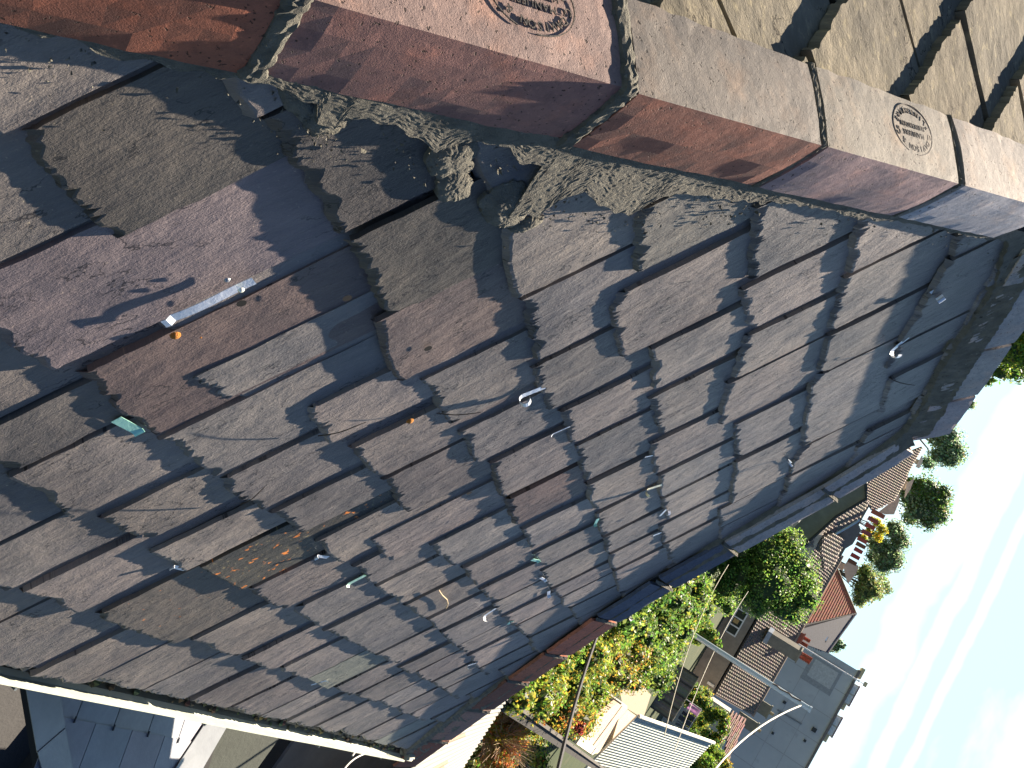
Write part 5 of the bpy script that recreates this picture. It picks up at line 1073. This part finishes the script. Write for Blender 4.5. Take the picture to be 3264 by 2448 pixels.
# ---- neighbour's lower roof below the gutter
pN = R_(24); nN = Vector((0, math.sin(pN), math.cos(pN))); c0 = at(203, 2286, 4.1); print('nb', c0, gz)
usN = Vector((0, -math.cos(pN), math.sin(pN))); nb_t = thing('neighbouring_roof', (c0.x + .6, c0.y - .5, 0), 'lower roof of large smooth grey slates edged with metal flashing, under the white gutter', 'roof')
def onN(s, off=0.): return hit(*px(s), c0 + nN * off, nN)
def cN(p): return (p - c0).x, (p - c0).dot(usN)
def wN(a, b_, off=0.): return c0 + X * a + usN * b_ + nN * off
row = [cN(onN(s)) for s in ('A450,1300', 'A795,1362', 'A1350,1472')]; print('rowN', row)
rv = lambda u: row[0][1] + (row[2][1] - row[0][1]) * (u - row[0][0]) / (row[2][0] - row[0][0])
SM = mat('smooth_slate', (.75, .77, .8), .45, (1.1, 1.1, 1.12), scale=4, detail=7, bump=.15, bscale=50, spots=[(5, .62, 3, (.6, .62, .66))])
def nslate(a, b_, v0, v1, off, seed):
    m = MB(); r = random.Random(seed); m.box(wN(a, v0, off), X * (b_ - a) + usN * (rv(b_) - rv(a)), usN * (v1 - v0) - nN * off * .6, nN * .005, jit((.30, .31, .335), r, .06)); return m.build('slate', SM, nb_t)
up_j = [cN(onN(s))[0] for s in ('A525,1312', 'A795,1362', 'A1035,1410', 'A1250,1452')]; lo_j = [cN(onN(s))[0] for s in ('A660,1345', 'A918,1395', 'A1145,1440')]; print(up_j, lo_j)
w_ = up_j[1] - up_j[0]; e_ = [up_j[0] - w_ * .9] + up_j + [up_j[-1] + w_]
for k in range(len(e_) - 1): nslate(e_[k] + .004, e_[k + 1] - .004, rv(e_[k]) - .36, rv(e_[k]) + .02, .004, k)
e_ = [lo_j[0] - w_] + lo_j + [lo_j[-1] + w_]
for rr in range(3):
    for k in range(len(e_) - 1): nslate(e_[k] + .003 + (w_ / 2) * (rr % 2), e_[k + 1] - .003 + (w_ / 2) * (rr % 2), rv(e_[k]) + .30 * rr - .0, rv(e_[k]) + .30 * rr + .32, .008 + .001 * rr, 20 + k + 9 * rr)
LEAD = mat('dull_lead', (.8, .8, .8), .35, (1.15, 1.15, 1.15), scale=2.5, detail=7, metal=.35, bump=.2, bscale=12)
for pts, nm, off in ((('A170,1040', 'A415,1090', 'A455,1372', 'A258,1550'), 'flashing', .018), (('A262,1546', 'A457,1378', 'A560,1900', 'A350,1900'), 'flashing', .022), (('A1520,1230', 'A1680,1230', 'A1610,1345', 'A1425,1665', 'A1250,1960', 'A1020,1960', 'A1235,1660', 'A1465,1312'), 'flashing', .02)):
    b = MB(); b.prism([onN(s, off) for s in pts], nN * .004, (.25, .26, .27)); b.build(nm, LEAD, nb_t)
b = MB(); b.prism([onN(s, -.03) for s in ('A190,1040', 'A1600,1230', 'A1400,1900', 'A330,1900')], -nN * .05, (.05, .05, .05)); b.build('underlay', DARK, nb_t)
for s in ('A515,1340', 'A790,1395', 'A1035,1440', 'A1247,1482'): q = onN(s, .014); b = MB(); b.box(q, X * .006, usN * -.03, nN * .008, (.12, .12, .13)); b.build('hook', METAL, nb_t)
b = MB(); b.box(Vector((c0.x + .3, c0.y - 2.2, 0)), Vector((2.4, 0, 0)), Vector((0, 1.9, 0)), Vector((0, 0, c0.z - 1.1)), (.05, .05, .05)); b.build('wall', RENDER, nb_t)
pts = [at(*px(s), d) for s, d in (('A1640,1250', 5.2), ('A2120,1250', 6.0), ('B260,1400', 6.2), ('B-60,1960', 5.6), ('A1290,1960', 4.8))]
zz = 3.9; P_ = [hit(*px(s), Vector((0, 0, zz)), ZN) for s in ('A1620,1200', 'A2070,1300', 'A1990,1420', 'A1600,1960', 'A1280,1960', 'A1440,1660')]
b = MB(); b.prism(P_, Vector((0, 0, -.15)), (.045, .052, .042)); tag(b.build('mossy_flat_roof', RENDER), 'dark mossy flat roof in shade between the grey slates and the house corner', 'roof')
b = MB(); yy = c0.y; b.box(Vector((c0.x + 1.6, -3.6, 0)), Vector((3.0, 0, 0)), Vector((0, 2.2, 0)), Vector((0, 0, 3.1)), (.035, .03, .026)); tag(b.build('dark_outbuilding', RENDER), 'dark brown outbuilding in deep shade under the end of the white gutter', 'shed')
b = MB(); b.box(Vector((-3, -4.6, 0)), Vector((c0.x + 4.5, 0, 0)), Vector((0, 3.4, 0)), Vector((0, 0, 2.4)), (.007, .009, .014)); tag(b.build('shade_slab', PLAIN), 'added blue-black slab coloured as deep shade, low down at the bottom left corner', 'roof')  # added slab, nearly black: deep yard shade put into its colour
for dx in (0, .12): 
    a0, a1 = at(*px('B800,1560'), 7.5), at(*px('B650,1680'), 6.5); wire('rope', a0 + T * dx, a1 + T * dx, .006, (.5, .5, .48), 'thin pale rope hanging in the shade under the gutter corner' , 'rope', .02, 'pair of thin ropes under the gutter corner')
